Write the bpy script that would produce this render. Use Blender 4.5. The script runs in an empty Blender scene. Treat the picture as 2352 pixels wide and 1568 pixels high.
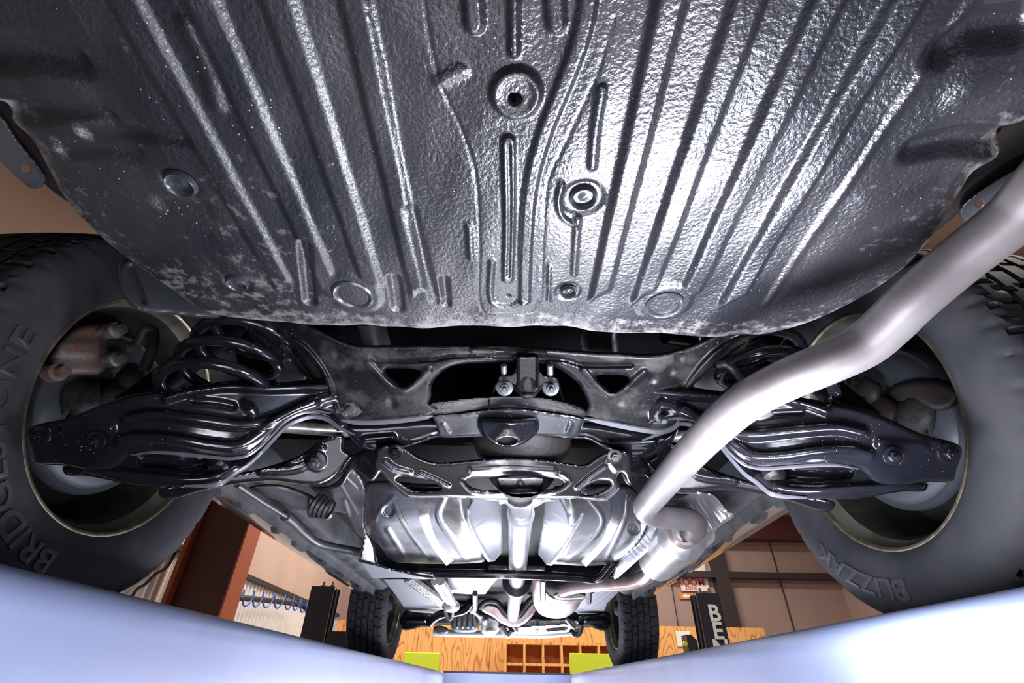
import bpy, math, random
import numpy as np
from mathutils import Vector, Matrix
random.seed(4)
RNG = np.random.default_rng(5)
PI = math.pi
SC = bpy.context.scene
COL = SC.collection

# ------------------------------------------------------------------ camera
H = 1.55                                  # lens height above the shop floor
FOC = 1098.52
PITCH, ROLL = math.radians(35.837), math.radians(1.088)
CAM = np.array([.022, 0., 0.])
_f = np.array([0, math.cos(PITCH), math.sin(PITCH)])
_r = np.array([1., 0, 0]); _u = np.array([0, -math.sin(PITCH), math.cos(PITCH)])
CR = _r*math.cos(ROLL) + _u*math.sin(ROLL)
CU = _u*math.cos(ROLL) - _r*math.sin(ROLL)
cd = bpy.data.cameras.new('camera'); cam = bpy.data.objects.new('camera', cd); COL.objects.link(cam)
cd.sensor_width = 36; cd.lens = FOC/2352*36; cd.clip_start = .01
M = Matrix(((CR[0], CU[0], -_f[0], CAM[0]), (CR[1], CU[1], -_f[1], CAM[1]), (CR[2], CU[2], -_f[2], CAM[2]+H), (0, 0, 0, 1)))
cam.matrix_world = M
SC.camera = cam

# ------------------------------------------------------------------ light
SC.view_settings.view_transform = 'Standard'; SC.view_settings.look = 'None'
SC.view_settings.exposure = 0; SC.view_settings.gamma = 1; SC.view_settings.use_curve_mapping = False
w = bpy.data.worlds.new('world'); SC.world = w; w.use_nodes = True
w.node_tree.nodes['Background'].inputs[0].default_value = (.8, .85, 1, 1)
w.node_tree.nodes['Background'].inputs[1].default_value = .06
def area(name, loc, target, size, size_y, power, col):
    l = bpy.data.lights.new(name, 'AREA'); l.shape = 'RECTANGLE'; l.size = size; l.size_y = size_y
    l.energy = power; l.color = col
    o = bpy.data.objects.new(name, l); COL.objects.link(o)
    o.location = (loc[0], loc[1], loc[2]+H)
    d = Vector(target)-Vector(loc); o.rotation_euler = d.to_track_quat('-Z', 'Y').to_euler()
    return o
COLD = (.86, .88, 1.0)  # unseen lamps below view, set where the bright surfaces call for them
area('unseen_light', (.42, .60, -.04), (.52, .58, .45), .16, .66, 30, COLD)            # unseen lamp by the right runway, inferred from the pan's bright right side
area('unseen_light', (.03, 1.25, -.30), (.03, 1.2, .45), .55, .45, 3, COLD)
area('unseen_light', (.03, 3.95, -.36), (.03, 3.4, .45), .85, .85, 46, COLD)           # unseen panel added to brighten the tank's reflection and the front parts
area('unseen_light', (-.05, .35, -.20), (-.46, .75, .0), .40, .10, 3, COLD)  # added unseen lamp, aimed to light the left runway's side
area('unseen_light', (.00, 2.1, -.13), (-.46, 2.1, -.02), 2.2, .07, 18, COLD)  # unseen strip added to brighten the left runway's inner side
area('unseen_light', (.06, 2.1, -.13), (.53, 2.1, -.02), 2.2, .07, 9, COLD)  # matching added strip for the right runway's inner side
area('unseen_light', (.05, .15, -.16), (.03, 1.6, .05), .5, .12, 6, COLD)
for x, y in ((-1.2, 5.0), (-1.2, 7.6), (2.6, .5), (2.6, 4), (2.6, 7.4)):
    area('ceiling_light', (x, y, 3.2), (x, y, 0), 1.2, .3, 115, (1, .93, .86))

# ------------------------------------------------------------------ projection helpers (photo pixel -> point in space at a known distance)
def ray(x, y): return CR*(x-1176)/FOC + CU*(784-y)/FOC + _f
def P(x, y, d=None, X=None, Y=None, Z=None):
    q = ray(x, y)
    if d is None:
        if Z is not None: d = Z/q[2]
        elif Y is not None: d = Y/q[1]
        else: d = (X-CAM[0])/q[0]
    return CAM + q*d

# ------------------------------------------------------------------ mesh helpers (all coordinates relative to the lens; H is added on linking)
class MB:
    def __init__(s): s.v = []; s.f = []
    def add(s, vs, fs):
        b = len(s.v); s.v += [tuple(map(float, p)) for p in vs]; s.f += [tuple(b+i for i in q) for q in fs]; return s
    def box(s, c, sz, rot=None, ch=0.0):
        x, y, z = [a/2 for a in sz]
        R = rot if rot is not None else Matrix.Identity(3)
        if ch <= 0:
            vs = [(i*x, j*y, k*z) for i in (-1, 1) for j in (-1, 1) for k in (-1, 1)]
            fs = [(0,1,3,2), (4,6,7,5), (0,4,5,1), (2,3,7,6), (0,2,6,4), (1,5,7,3)]
        else:
            ch = min(ch, x*.9, y*.9, z*.9)
            bm = []
            vs = []; fs = []
            idx = {}
            for i in (-1, 1):
                for j in (-1, 1):
                    for k in (-1, 1):
                        idx[i,j,k,0] = len(vs); vs.append((i*x, j*(y-ch), k*(z-ch)))
                        idx[i,j,k,1] = len(vs); vs.append((i*(x-ch), j*y, k*(z-ch)))
                        idx[i,j,k,2] = len(vs); vs.append((i*(x-ch), j*(y-ch), k*z))
                        fs.append((idx[i,j,k,0], idx[i,j,k,1], idx[i,j,k,2]))
            for i in (-1, 1):
                fs.append([idx[i,a,b,0] for a, b in ((-1,-1),(1,-1),(1,1),(-1,1))])
                fs.append([idx[a,i,b,1] for a, b in ((-1,-1),(1,-1),(1,1),(-1,1))])
                fs.append([idx[a,b,i,2] for a, b in ((-1,-1),(1,-1),(1,1),(-1,1))])
            for a in (-1, 1):
                for b in (-1, 1):
                    fs.append((idx[a,b,-1,0], idx[a,b,1,0], idx[a,b,1,1], idx[a,b,-1,1]))
                    fs.append((idx[a,-1,b,0], idx[a,1,b,0], idx[a,1,b,2], idx[a,-1,b,2]))
                    fs.append((idx[-1,a,b,1], idx[1,a,b,1], idx[1,a,b,2], idx[-1,a,b,2]))
        vs = [Vector(c)+R @ Vector(p) for p in vs]
        return s.add(vs, fs)
    def tube(s, pts, r, seg=14, caps=True, smooth=0, squash=1.0):
        pts = [np.array(p, float) for p in pts]
        rr = list(r) if hasattr(r, '__len__') else [r]*len(pts)
        if smooth: pts, rr = catmull(pts, smooth, rr)
        n = len(pts); T = []
        for i in range(n):
            t = pts[min(i+1, n-1)]-pts[max(i-1, 0)]; T.append(t/(np.linalg.norm(t)+1e-12))
        a = np.array([0, 0, 1.]) if abs(T[0][2]) < .9 else np.array([1., 0, 0])
        u = np.cross(T[0], a); u /= np.linalg.norm(u)
        vs = []
        for i in range(n):
            u = u-T[i]*(u @ T[i]); u /= np.linalg.norm(u); v = np.cross(T[i], u)
            for k in range(seg):
                an = 2*PI*k/seg
                vs.append(pts[i]+rr[i]*(u*math.cos(an)+v*math.sin(an)*squash))
        fs = [(i*seg+k, i*seg+(k+1) % seg, (i+1)*seg+(k+1) % seg, (i+1)*seg+k) for i in range(n-1) for k in range(seg)]
        if caps: fs += [tuple(range(seg))[::-1], tuple((n-1)*seg+k for k in range(seg))]
        return s.add(vs, fs)
    def lathe(s, o, ax, prof, seg=32, close=False):
        o = np.array(o, float); ax = np.array(ax, float); ax /= np.linalg.norm(ax)
        a = np.array([0, 0, 1.]) if abs(ax[2]) < .9 else np.array([0, 1., 0])
        u = np.cross(ax, a); u /= np.linalg.norm(u); v = np.cross(ax, u)
        vs = []
        for t, r in prof:
            for k in range(seg):
                an = 2*PI*k/seg; vs.append(o+ax*t+r*(u*math.cos(an)+v*math.sin(an)))
        n = len(prof)
        fs = [(i*seg+k, i*seg+(k+1) % seg, (i+1)*seg+(k+1) % seg, (i+1)*seg+k) for i in range(n-1) for k in range(seg)]
        if close: fs += [tuple(range(seg))[::-1], tuple((n-1)*seg+k for k in range(seg))]
        return s.add(vs, fs)
    def prism(s, poly, vec):
        n = len(poly); vec = np.array(vec, float); poly = [np.array(p, float) for p in poly]
        fs = [tuple(range(n)), tuple(range(n, 2*n))[::-1]]+[(i, (i+1) % n, n+(i+1) % n, n+i) for i in range(n)]
        return s.add(poly+[p+vec for p in poly], fs)
    def blob(s, c, rad, seg=14, rings=9, rot=None, lump=0.0):
        vs = []; R = rot if rot is not None else Matrix.Identity(3)
        for i in range(rings+1):
            th = PI*i/rings
            for k in range(seg):
                ph = 2*PI*k/seg
                q = 1+lump*math.sin(3*ph+2*th)*math.sin(2*th+1)
                vs.append(Vector(c)+R @ Vector((rad[0]*math.sin(th)*math.cos(ph)*q, rad[1]*math.sin(th)*math.sin(ph)*q, rad[2]*math.cos(th)*q)))
        fs = [(i*seg+k, i*seg+(k+1) % seg, (i+1)*seg+(k+1) % seg, (i+1)*seg+k) for i in range(rings) for k in range(seg)]
        return s.add(vs, fs)
    def bolt(s, o, ax, r=.011, stud=.012):
        """hex head on a washer with a stud end, pointing along ax"""
        ax = np.array(ax, float); ax /= np.linalg.norm(ax); o = np.array(o, float)
        s.lathe(o, ax, [(0, r*1.75), (r*.22, r*1.75), (r*.3, r*1.6), (r*.3, 0)], 20)
        s.lathe(o, ax, [(r*.25, r*1.05), (r*1.0, r*1.05), (r*1.15, r*.9), (r*1.15, .0001)], 6)
        if stud: s.lathe(o, ax, [(r*1.1, r*.5), (r*1.1+stud, r*.5), (r*1.1+stud*1.1, r*.35), (r*1.1+stud*1.1, .0001)], 10)
        return s
    def build(s, name, mat, parent=None, root=None, smooth=40, label=None):
        return mk(name, np.array(s.v), s.f, mat, parent, smooth, label)

def catmull(pts, k, rr=None, closed=False):
    pts = [np.array(p, float) for p in pts]; n = len(pts); out = []; ro = []
    rng = range(n) if closed else range(n-1)
    for i in rng:
        if closed: a, b, c, d = pts[i-1], pts[i], pts[(i+1) % n], pts[(i+2) % n]
        else: a, b, c, d = pts[max(i-1, 0)], pts[i], pts[i+1], pts[min(i+2, n-1)]
        # centripetal-ish: damp tangents by segment length to avoid overshoot
        L = np.linalg.norm(c-b)+1e-9
        m1 = (c-a)/(np.linalg.norm(c-b)+np.linalg.norm(b-a)+1e-9)*L; m2 = (d-b)/(np.linalg.norm(d-c)+np.linalg.norm(c-b)+1e-9)*L
        for j in range(k):
            t = j/k; t2 = t*t; t3 = t2*t
            out.append((2*t3-3*t2+1)*b+(t3-2*t2+t)*m1+(-2*t3+3*t2)*c+(t3-t2)*m2)
            if rr is not None: ro.append(rr[i]*(1-t)+rr[(i+1) % n]*t)
    if not closed:
        out.append(pts[-1])
        if rr is not None: ro.append(rr[-1])
    return (out, ro) if rr is not None else out

def rootloc(o):
    while o is not None and o.parent is not None: o = o.parent
    return np.array(o.location) if o is not None else np.zeros(3)
def mk(name, V, F, mat, parent=None, smooth=40, label=None):
    V = np.array(V, float).reshape(-1, 3)+np.array([0, 0, H])
    me = bpy.data.meshes.new(name)
    if parent is not None: V = V-rootloc(parent)
    me.from_pydata(V.tolist(), [], [tuple(int(i) for i in f) for f in F]); me.update()
    if mat: me.materials.append(mat)
    me.polygons.foreach_set('use_smooth', [True]*len(me.polygons))
    if smooth and smooth < 180: me.set_sharp_from_angle(angle=math.radians(smooth))
    if smooth == 0: me.polygons.foreach_set('use_smooth', [False]*len(me.polygons))
    o = bpy.data.objects.new(name, me); COL.objects.link(o)
    if parent is not None: o.parent = parent
    if label: o['label'] = label
    return o
def top(name, loc, label, cat, group=None):
    o = bpy.data.objects.new(name, None); COL.objects.link(o); o.location = (loc[0], loc[1], loc[2]+H)
    o.empty_display_size = .1
    tag(o, label, cat, group); return o
def tag(o, label, cat, group=None):
    o['label'] = label; o['category'] = cat
    if group: o['group'] = group
    return o
def struct(o): o['kind'] = 'structure'; return o
def recenter(o):
    """move a single-mesh thing's origin to its base"""
    me = o.data; n = len(me.vertices); a = np.empty(n*3); me.vertices.foreach_get('co', a); a = a.reshape(-1, 3)
    c = np.array([(a[:,0].min()+a[:,0].max())/2, (a[:,1].min()+a[:,1].max())/2, a[:,2].min()])
    me.vertices.foreach_set('co', (a-c).ravel()); me.update(); o.location = c; return o

# ------------------------------------------------------------------ signed distances
def seg_dist(Q, A, B):
    d = B-A; L = (d*d).sum()+1e-12
    t = np.clip(((Q-A) @ d)/L, 0, 1); N = A+t[:, None]*d
    return np.hypot(*(Q-N).T), N
def line_dist(Q, line):
    best = np.full(len(Q), 1e9)
    for a, b in zip(line[:-1], line[1:]):
        dd, _ = seg_dist(Q, np.array(a, float), np.array(b, float)); best = np.minimum(best, dd)
    return best
def poly_sdf(Q, poly, near=False):
    poly = np.array(poly, float); n = len(poly)
    best = np.full(len(Q), 1e9); NN = np.zeros_like(Q); ins = np.zeros(len(Q), bool)
    for i in range(n):
        a, b = poly[i], poly[(i+1) % n]
        dd, N = seg_dist(Q, a, b); m = dd < best; best[m] = dd[m]
        if near: NN[m] = N[m]
        if a[1] != b[1]:
            c = (a[1] > Q[:,1]) != (b[1] > Q[:,1])
            xi = (b[0]-a[0])*(Q[:,1]-a[1])/(b[1]-a[1])+a[0]
            ins ^= c & (Q[:,0] < xi)
    s = np.where(ins, best, -best)
    return (s, NN) if near else s
def sstep(x): x = np.clip(x, 0, 1); return x*x*(3-2*x)
def tps(ctrl):
    C = np.array(ctrl, float); X = C[:, :2]/500; z = C[:, 2]; n = len(C)
    def phi(r2): return np.where(r2 > 1e-12, r2*np.log(r2+1e-20), 0)
    K = phi(((X[:, None]-X[None])**2).sum(-1)) if n > 3 else np.zeros((n, n))
    A = np.zeros((n+3, n+3)); A[:n, :n] = K+np.eye(n)*1e-4; A[:n, n] = 1; A[:n, n+1:] = X; A[n, :n] = 1; A[n+1:, :n] = X.T
    wts = np.linalg.lstsq(A, np.concatenate([z, [0, 0, 0]]), rcond=None)[0]
    def f(Q):
        q = Q/500
        return phi(((q[:, None]-X[None])**2).sum(-1)) @ wts[:n]+wts[n]+q @ wts[n+1:]
    return f
def depth_fn(dep):
    if isinstance(dep, dict):
        k, v = list(dep.items())[0]; a = 'XYZ'.index(k)
        def f(Q):
            R = CR[None]*((Q[:, 0]-1176)/FOC)[:, None]+CU[None]*((784-Q[:, 1])/FOC)[:, None]+_f[None]
            return (v-CAM[a])/R[:, a]
        return f
    if isinstance(dep, (int, float)): return lambda Q: np.full(len(Q), float(dep))
    return tps([(c[0], c[1], c[2]) if not isinstance(c[2], str) else (c[0], c[1], float(np.dot(P(c[0], c[1], **{c[2]: c[3]})-CAM, _f))) for c in dep])
def unproj(Q, D):
    R = CR[None]*((Q[:, 0]-1176)/FOC)[:, None]+CU[None]*((784-Q[:, 1])/FOC)[:, None]+_f[None]
    return CAM+R*D[:, None]

def stamp(name, mat, parent, outline, dep, holes=(), ribs=(), step=4, edge=(8, .01), hedge=None, thick=.005, label=None, smooth=3, mirror=False, extra=None):
    """pressed sheet / cast part: outline, holes and ribs are traced as a drawing, then laid on its own surface in space and given thickness"""
    ol = np.array(catmull(outline, smooth, closed=True)) if smooth else np.array(outline, float)
    hs = [np.array(catmull(h, 4, closed=True)) for h in holes]
    x0, y0 = ol.min(0)-step; x1, y1 = ol.max(0)+step
    nx = int((x1-x0)/step)+2; ny = int((y1-y0)/step)+2
    gx, gy = np.meshgrid(x0+np.arange(nx)*step, y0+np.arange(ny)*step); Q = np.stack([gx.ravel(), gy.ravel()], 1)
    Qc = (Q.reshape(ny, nx, 2)[:-1, :-1]+step/2).reshape(-1, 2)
    def sd(q):
        s = poly_sdf(q, ol)
        for h in hs: s = np.minimum(s, -poly_sdf(q, h))
        return s
    keep = sd(Qc) > 0
    ci = np.nonzero(keep)[0]
    i, j = ci//(nx-1), ci % (nx-1)
    a = i*nx+j; quads = np.stack([a, a+1, a+nx+1, a+nx], 1)
    used, inv = np.unique(quads, return_inverse=True); quads = inv.reshape(-1, 4)
    q = Q[used]
    # boundary edges
    ed = {}
    for f in quads:
        for k in range(4):
            e = (int(f[k]), int(f[(k+1) % 4])); r = (e[1], e[0])
            if r in ed: del ed[r]
            else: ed[e] = 1
    bv = np.unique(np.array(list(ed)).ravel())
    # snap rim vertices to the outline
    qb = q[bv]; s0, N = poly_sdf(qb, ol, True); best = np.abs(s0)
    for h in hs:
        s1, N1 = poly_sdf(qb, h, True); m = np.abs(s1) < best; best[m] = np.abs(s1)[m]; N[m] = N1[m]
    ok = best < step*1.5
    q[bv[ok]] = N[ok]
    so = np.maximum(poly_sdf(q, ol), 0)
    r, h = edge
    t = np.clip(so/r, 0, 1); hgt = -h*(1-np.sqrt(np.clip(1-(1-t)**2, 0, 1)))
    for hh in hs:
        sh = np.maximum(-poly_sdf(q, hh), 0); rr, h2 = hedge or edge
        t = np.clip(sh/rr, 0, 1); hgt += -h2*(1-np.sqrt(np.clip(1-(1-t)**2, 0, 1)))
    for rb in ribs:
        line, wd, ht = rb[:3]; soft = rb[3] if len(rb) > 3 else wd*.8
        line = catmull(line, 4) if len(line) > 2 else line
        if len(line) == 1: dd = np.hypot(*(q-np.array(line[0])).T)
        else: dd = line_dist(q, line)
        hgt += ht*sstep((wd-dd)/soft)
    D = depth_fn(dep)(q)
    if extra is not None: hgt = hgt+extra(q)
    V = unproj(q, D-hgt); Vb = unproj(q, D-hgt+thick)
    n = len(V); E = list(ed)
    F = quads.tolist()+[[x+n for x in f[::-1]] for f in quads.tolist()]+[[b, a_, a_+n, b+n] for a_, b in E]
    V = np.concatenate([V, Vb])
    out = []
    o = mk(name, V, F, mat, parent, 50, label); out.append(o)
    if mirror:
        V2 = V.copy(); V2[:, 0] *= -1
        out.append(mk(name, V2, [f[::-1] for f in F], mat, parent, 50, label))
    return out if mirror else o

# ------------------------------------------------------------------ materials
def mat(name, base, rough=.5, metal=0., spec=.5, coat=0., base2=None, mixs=8., mixlo=.45, mixhi=.6, bump=None, spots=None, rough2=None, bump2=None, emit=None, attr=None):
    m = bpy.data.materials.new(name); m.use_nodes = True; nt = m.node_tree; N = nt.nodes; L = nt.links
    b = N['Principled BSDF']
    b.inputs['Base Color'].default_value = (*base, 1); b.inputs['Roughness'].default_value = rough; b.inputs['Metallic'].default_value = metal
    b.inputs['Specular IOR Level'].default_value = spec; b.inputs['Coat Weight'].default_value = coat; b.inputs['Coat Roughness'].default_value = .08
    tc = N.new('ShaderNodeTexCoord'); col = None
    def noise(s, det=4, ro=.6):
        n = N.new('ShaderNodeTexNoise'); n.inputs['Scale'].default_value = s; n.inputs['Detail'].default_value = det; n.inputs['Roughness'].default_value = ro
        L.new(tc.outputs['Object'], n.inputs['Vector']); return n
    def ramp(src, lo, hi):
        r = N.new('ShaderNodeMapRange'); r.inputs['From Min'].default_value = lo; r.inputs['From Max'].default_value = hi; L.new(src, r.inputs['Value']); return r.outputs['Result']
    if base2:
        n = noise(mixs, 6); fac = ramp(n.outputs['Fac'], mixlo, mixhi)
        mx = N.new('ShaderNodeMix'); mx.data_type = 'RGBA'; L.new(fac, mx.inputs['Factor']); mx.inputs['A'].default_value = (*base, 1); mx.inputs['B'].default_value = (*base2, 1)
        col = mx.outputs['Result']
        if rough2 is not None:
            rm = N.new('ShaderNodeMapRange'); rm.inputs['To Min'].default_value = rough; rm.inputs['To Max'].default_value = rough2; L.new(fac, rm.inputs['Value']); L.new(rm.outputs['Result'], b.inputs['Roughness'])
    if attr:
        at = N.new('ShaderNodeAttribute'); at.attribute_name = attr[0]
        n = noise(attr[2], 5, .7)
        ad = N.new('ShaderNodeMath'); ad.operation = 'ADD'; L.new(at.outputs['Fac'], ad.inputs[0])
        sb = ramp(n.outputs['Fac'], .2, .8); ms = N.new('ShaderNodeMath'); ms.operation = 'SUBTRACT'; L.new(sb, ms.inputs[0]); ms.inputs[1].default_value = .5
        L.new(ms.outputs[0], ad.inputs[1]); fac = ramp(ad.outputs[0], .25, .85)
        mx = N.new('ShaderNodeMix'); mx.data_type = 'RGBA'; L.new(fac, mx.inputs['Factor']); mx.inputs['B'].default_value = (*attr[1], 1)
        if col: L.new(col, mx.inputs['A'])
        else: mx.inputs['A'].default_value = (*base, 1)
        col = mx.outputs['Result']
        rm = N.new('ShaderNodeMapRange'); rm.inputs['To Min'].default_value = rough; rm.inputs['To Max'].default_value = .75; L.new(fac, rm.inputs['Value'])
        L.new(rm.outputs['Result'], b.inputs['Roughness'])
    if spots:
        sc, thr, c = spots
        v = N.new('ShaderNodeTexVoronoi'); v.inputs['Scale'].default_value = sc; L.new(tc.outputs['Object'], v.inputs['Vector'])
        n = noise(sc*.09, 2); ms = N.new('ShaderNodeMath'); ms.operation = 'MULTIPLY'; nr = ramp(n.outputs['Fac'], .42, .75); L.new(nr, ms.inputs[0]); ms.inputs[1].default_value = thr
        lt = N.new('ShaderNodeMath'); lt.operation = 'LESS_THAN'; L.new(v.outputs['Distance'], lt.inputs[0]); L.new(ms.outputs[0], lt.inputs[1])
        mx = N.new('ShaderNodeMix'); mx.data_type = 'RGBA'; L.new(lt.outputs[0], mx.inputs['Factor']); mx.inputs['B'].default_value = (*c, 1)
        if col: L.new(col, mx.inputs['A'])
        else: mx.inputs['A'].default_value = (*base, 1)
        col = mx.outputs['Result']
    if col: L.new(col, b.inputs['Base Color'])
    last = None
    for bp in (bump, bump2):
        if bp:
            n = noise(bp[0], bp[3] if len(bp) > 3 else 2, .5); bn = N.new('ShaderNodeBump'); bn.inputs['Strength'].default_value = bp[1]; bn.inputs['Distance'].default_value = bp[2]
            L.new(n.outputs['Fac'], bn.inputs['Height'])
            if last: L.new(last, bn.inputs['Normal'])
            last = bn.outputs['Normal']
    if last: L.new(last, b.inputs['Normal'])
    if emit: b.inputs['Emission Color'].default_value = (*emit[:3], 1); b.inputs['Emission Strength'].default_value = emit[3]
    return m

UNDER = mat('underseal', (.009, .0095, .013), .31, 0, .8, base2=(.024, .023, .026), mixs=7, mixlo=.4, mixhi=.65, rough2=.40, bump=(240, .34, .003, 2), bump2=(70, .14, .004, 2),
            spots=(120, .14, (.40, .39, .37)), attr=('dirt', (.22, .205, .195), 60))
PLUG = mat('rubber_plug', (.03, .032, .04), .28, 0, .7, bump=(120, .1, .001))
BLACK = mat('black_coat', (.004, .004, .006), .16, 0, .42, base2=(.007, .007, .010), mixs=9, bump=(45, .12, .002, 2), spots=(210, .16, (.32, .31, .30)))
BLACKD = mat('black_coat_dusty', (.004, .004, .005), .30, 0, .22, base2=(.040, .034, .031), mixs=16, mixlo=.48, mixhi=.74, rough2=.65, bump=(110, .35, .002, 5), spots=(240, .16, (.3, .29, .27)))
DARK = mat('dark_underbody', (.006, .006, .007), .6, 0, .15)
DGREY = mat('charcoal_plastic', (.030, .032, .038), .42, 0, .5, base2=(.05, .05, .055), mixs=10, bump=(80, .15, .001))
GREY = mat('grey_primer', (.075, .078, .085), .42, 0, .6, base2=(.04, .04, .043), mixs=9, bump=(40, .2, .002))
PIPE = mat('aluminised_pipe', (.24, .22, .225), .42, .6, .5, base2=(.17, .145, .14), mixs=9, mixlo=.42, mixhi=.65, rough2=.5, bump=(150, .12, .0008, 4), spots=(190, .12, (.28, .2, .16)))
RUSTPIPE = mat('heat_stained_steel', (.52, .44, .42), .38, .7, .5, base2=(.40, .28, .25), mixs=14, bump=(120, .15, .001))
SHIELD = mat('heat_shield_foil', (.62, .62, .64), .34, .85, .5, base2=(.5, .5, .5), mixs=12, bump=(60, .3, .003, 4))
SHIELDW = mat('pale_heat_shield', (.33, .34, .37), .45, .35, .5, bump=(60, .25, .002, 3), spots=(160, .14, (.85, .85, .85)))
ALU = mat('cast_aluminium', (.55, .55, .54), .45, .6, .5, base2=(.34, .33, .31), mixs=22, bump=(160, .4, .002, 4))
TANK = mat('tank_black', (.016, .017, .021), .20, 0, 1.0, base2=(.04, .038, .044), mixs=7, mixlo=.4, mixhi=.65, rough2=.36, bump=(40, .12, .002), spots=(230, .17, (.7, .7, .7)))
SHAFT = mat('shaft_silver', (.62, .63, .66), .35, .5, .5, base2=(.5, .5, .52), mixs=12, bump=(60, .1, .001))
RUBBER2 = mat('tyre_lettering', (.030, .031, .036), .5, 0, .4)
RUBBER = mat('tyre_rubber', (.022, .023, .027), .62, 0, .22, base2=(.032, .032, .035), mixs=9, rough2=.72, bump=(140, .15, .001, 4))
RIM = mat('rim_steel', (.022, .021, .02), .4, .3, .5, base2=(.04, .03, .025), mixs=20, mixlo=.5, mixhi=.62, bump=(60, .1, .001))
BRONZE = mat('rim_lip', (.30, .25, .17), .32, .9, .5, base2=(.5, .44, .30), mixs=30)
BRONZE2 = mat('rim_bead', (.15, .15, .12), .42, .4, .5, base2=(.10, .09, .07), mixs=14)
RUST = mat('rusty_casting', (.095, .08, .073), .62, .1, .5, base2=(.11, .055, .038), mixs=26, mixlo=.42, mixhi=.6, bump=(110, .6, .003, 5))
IRON = mat('dull_iron', (.020, .018, .018), .6, .3, .5, base2=(.028, .019, .017), mixs=18, bump=(90, .5, .003, 4))
LIP = mat('flange_edge_glint', (.10, .10, .115), .3, .3, .7)  # pale tone paints in light caught by the glossy black edges
DISC = mat('splash_shield', (.045, .05, .06), .5, .3, .5, bump=(40, .3, .002))
PAINT = mat('body_paint', (.30, .29, .29), .10, .7, .5, coat=1)
HOSE = mat('black_rubber', (.012, .012, .014), .45)
LIFT = mat('lift_paint', (.19, .225, .35), .38, 0, .6, base2=(.21, .245, .37), mixs=4, rough2=.36, bump=(25, .06, .002, 3), spots=(32, .07, (.55, .57, .62)))
LIFTK = mat('lift_post_charcoal', (.022, .024, .034), .4, 0, .5)
WHITE = mat('white_vinyl', (.85, .85, .83), .5)
RED = mat('red_vinyl', (.62, .10, .07), .5)
CREAM = mat('sign_board', (.80, .74, .68), .5)
ORANGE = mat('orange_sign', (.75, .25, .06), .5)
YELLOW = mat('yellow_plastic', (.85, .75, .05), .4)
YGREEN = mat('yellow_green_board', (.55, .66, .03), .5)
TAN = mat('tan_insulation', (.50, .36, .29), .75, 0, .3, base2=(.47, .335, .27), mixs=1.5, bump=(12, .1, .01))
TANR = mat('taupe_panel', (.36, .255, .225), .75, 0, .3, base2=(.34, .24, .21), mixs=1.2, bump=(12, .1, .01))
CORR = mat('corrugated_white', (.74, .69, .66), .4, .1, .5)
BROWN = mat('brown_steel', (.075, .022, .018), .5, 0, .4)
REDBR = mat('red_oxide_steel', (.30, .075, .035), .5, 0, .4)
TRIM = mat('dark_trim', (.035, .025, .025), .5)
FLOORM = mat('shop_floor', (.30, .29, .28), .35, 0, .5, base2=(.24, .23, .22), mixs=2)
BLUE = mat('blue_air_hose', (.03, .12, .5), .4)
ZINC = mat('zinc_bolt', (.35, .34, .33), .35, .8, .5, base2=(.2, .18, .17), mixs=60)
WOODIN = mat('shelf_wood', (.52, .20, .06), .6, 0, .3, base2=(.44, .16, .05), mixs=6)
def plywood():
    m = bpy.data.materials.new('plywood'); m.use_nodes = True; nt = m.node_tree; N = nt.nodes; L = nt.links; b = N['Principled BSDF']
    tc = N.new('ShaderNodeTexCoord'); mp = N.new('ShaderNodeMapping'); mp.inputs['Scale'].default_value = (2.2, 1, .42); L.new(tc.outputs['Object'], mp.inputs['Vector'])
    n = N.new('ShaderNodeTexNoise'); n.inputs['Scale'].default_value = 1.6; n.inputs['Detail'].default_value = 1.5; L.new(mp.outputs[0], n.inputs['Vector'])
    mu = N.new('ShaderNodeMath'); mu.operation = 'MULTIPLY'; L.new(n.outputs['Fac'], mu.inputs[0]); mu.inputs[1].default_value = 26
    fr = N.new('ShaderNodeMath'); fr.operation = 'PINGPONG'; L.new(mu.outputs[0], fr.inputs[0]); fr.inputs[1].default_value = 1
    cr = N.new('ShaderNodeValToRGB'); L.new(fr.outputs[0], cr.inputs[0])
    cr.color_ramp.elements[0].color = (.50, .17, .045, 1); cr.color_ramp.elements[0].position = .0
    cr.color_ramp.elements[1].color = (.85, .44, .14, 1); cr.color_ramp.elements[1].position = .35
    L.new(cr.outputs[0], b.inputs['Base Color']); b.inputs['Roughness'].default_value = .55
    return m
PLY = plywood()
def add_haze(m):
    # worn, dusty left side of the coating: a roughness map that belongs to the sheet itself
    nt = m.node_tree; N = nt.nodes; L = nt.links; b = N['Principled BSDF']; src = b.inputs['Roughness'].links[0].from_socket
    at = N.new('ShaderNodeAttribute'); at.attribute_name = 'haze'; ad = N.new('ShaderNodeMath'); ad.operation = 'ADD'; ad.use_clamp = True
    L.new(src, ad.inputs[0]); L.new(at.outputs['Fac'], ad.inputs[1]); L.new(ad.outputs[0], b.inputs['Roughness'])
add_haze(UNDER)

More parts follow.
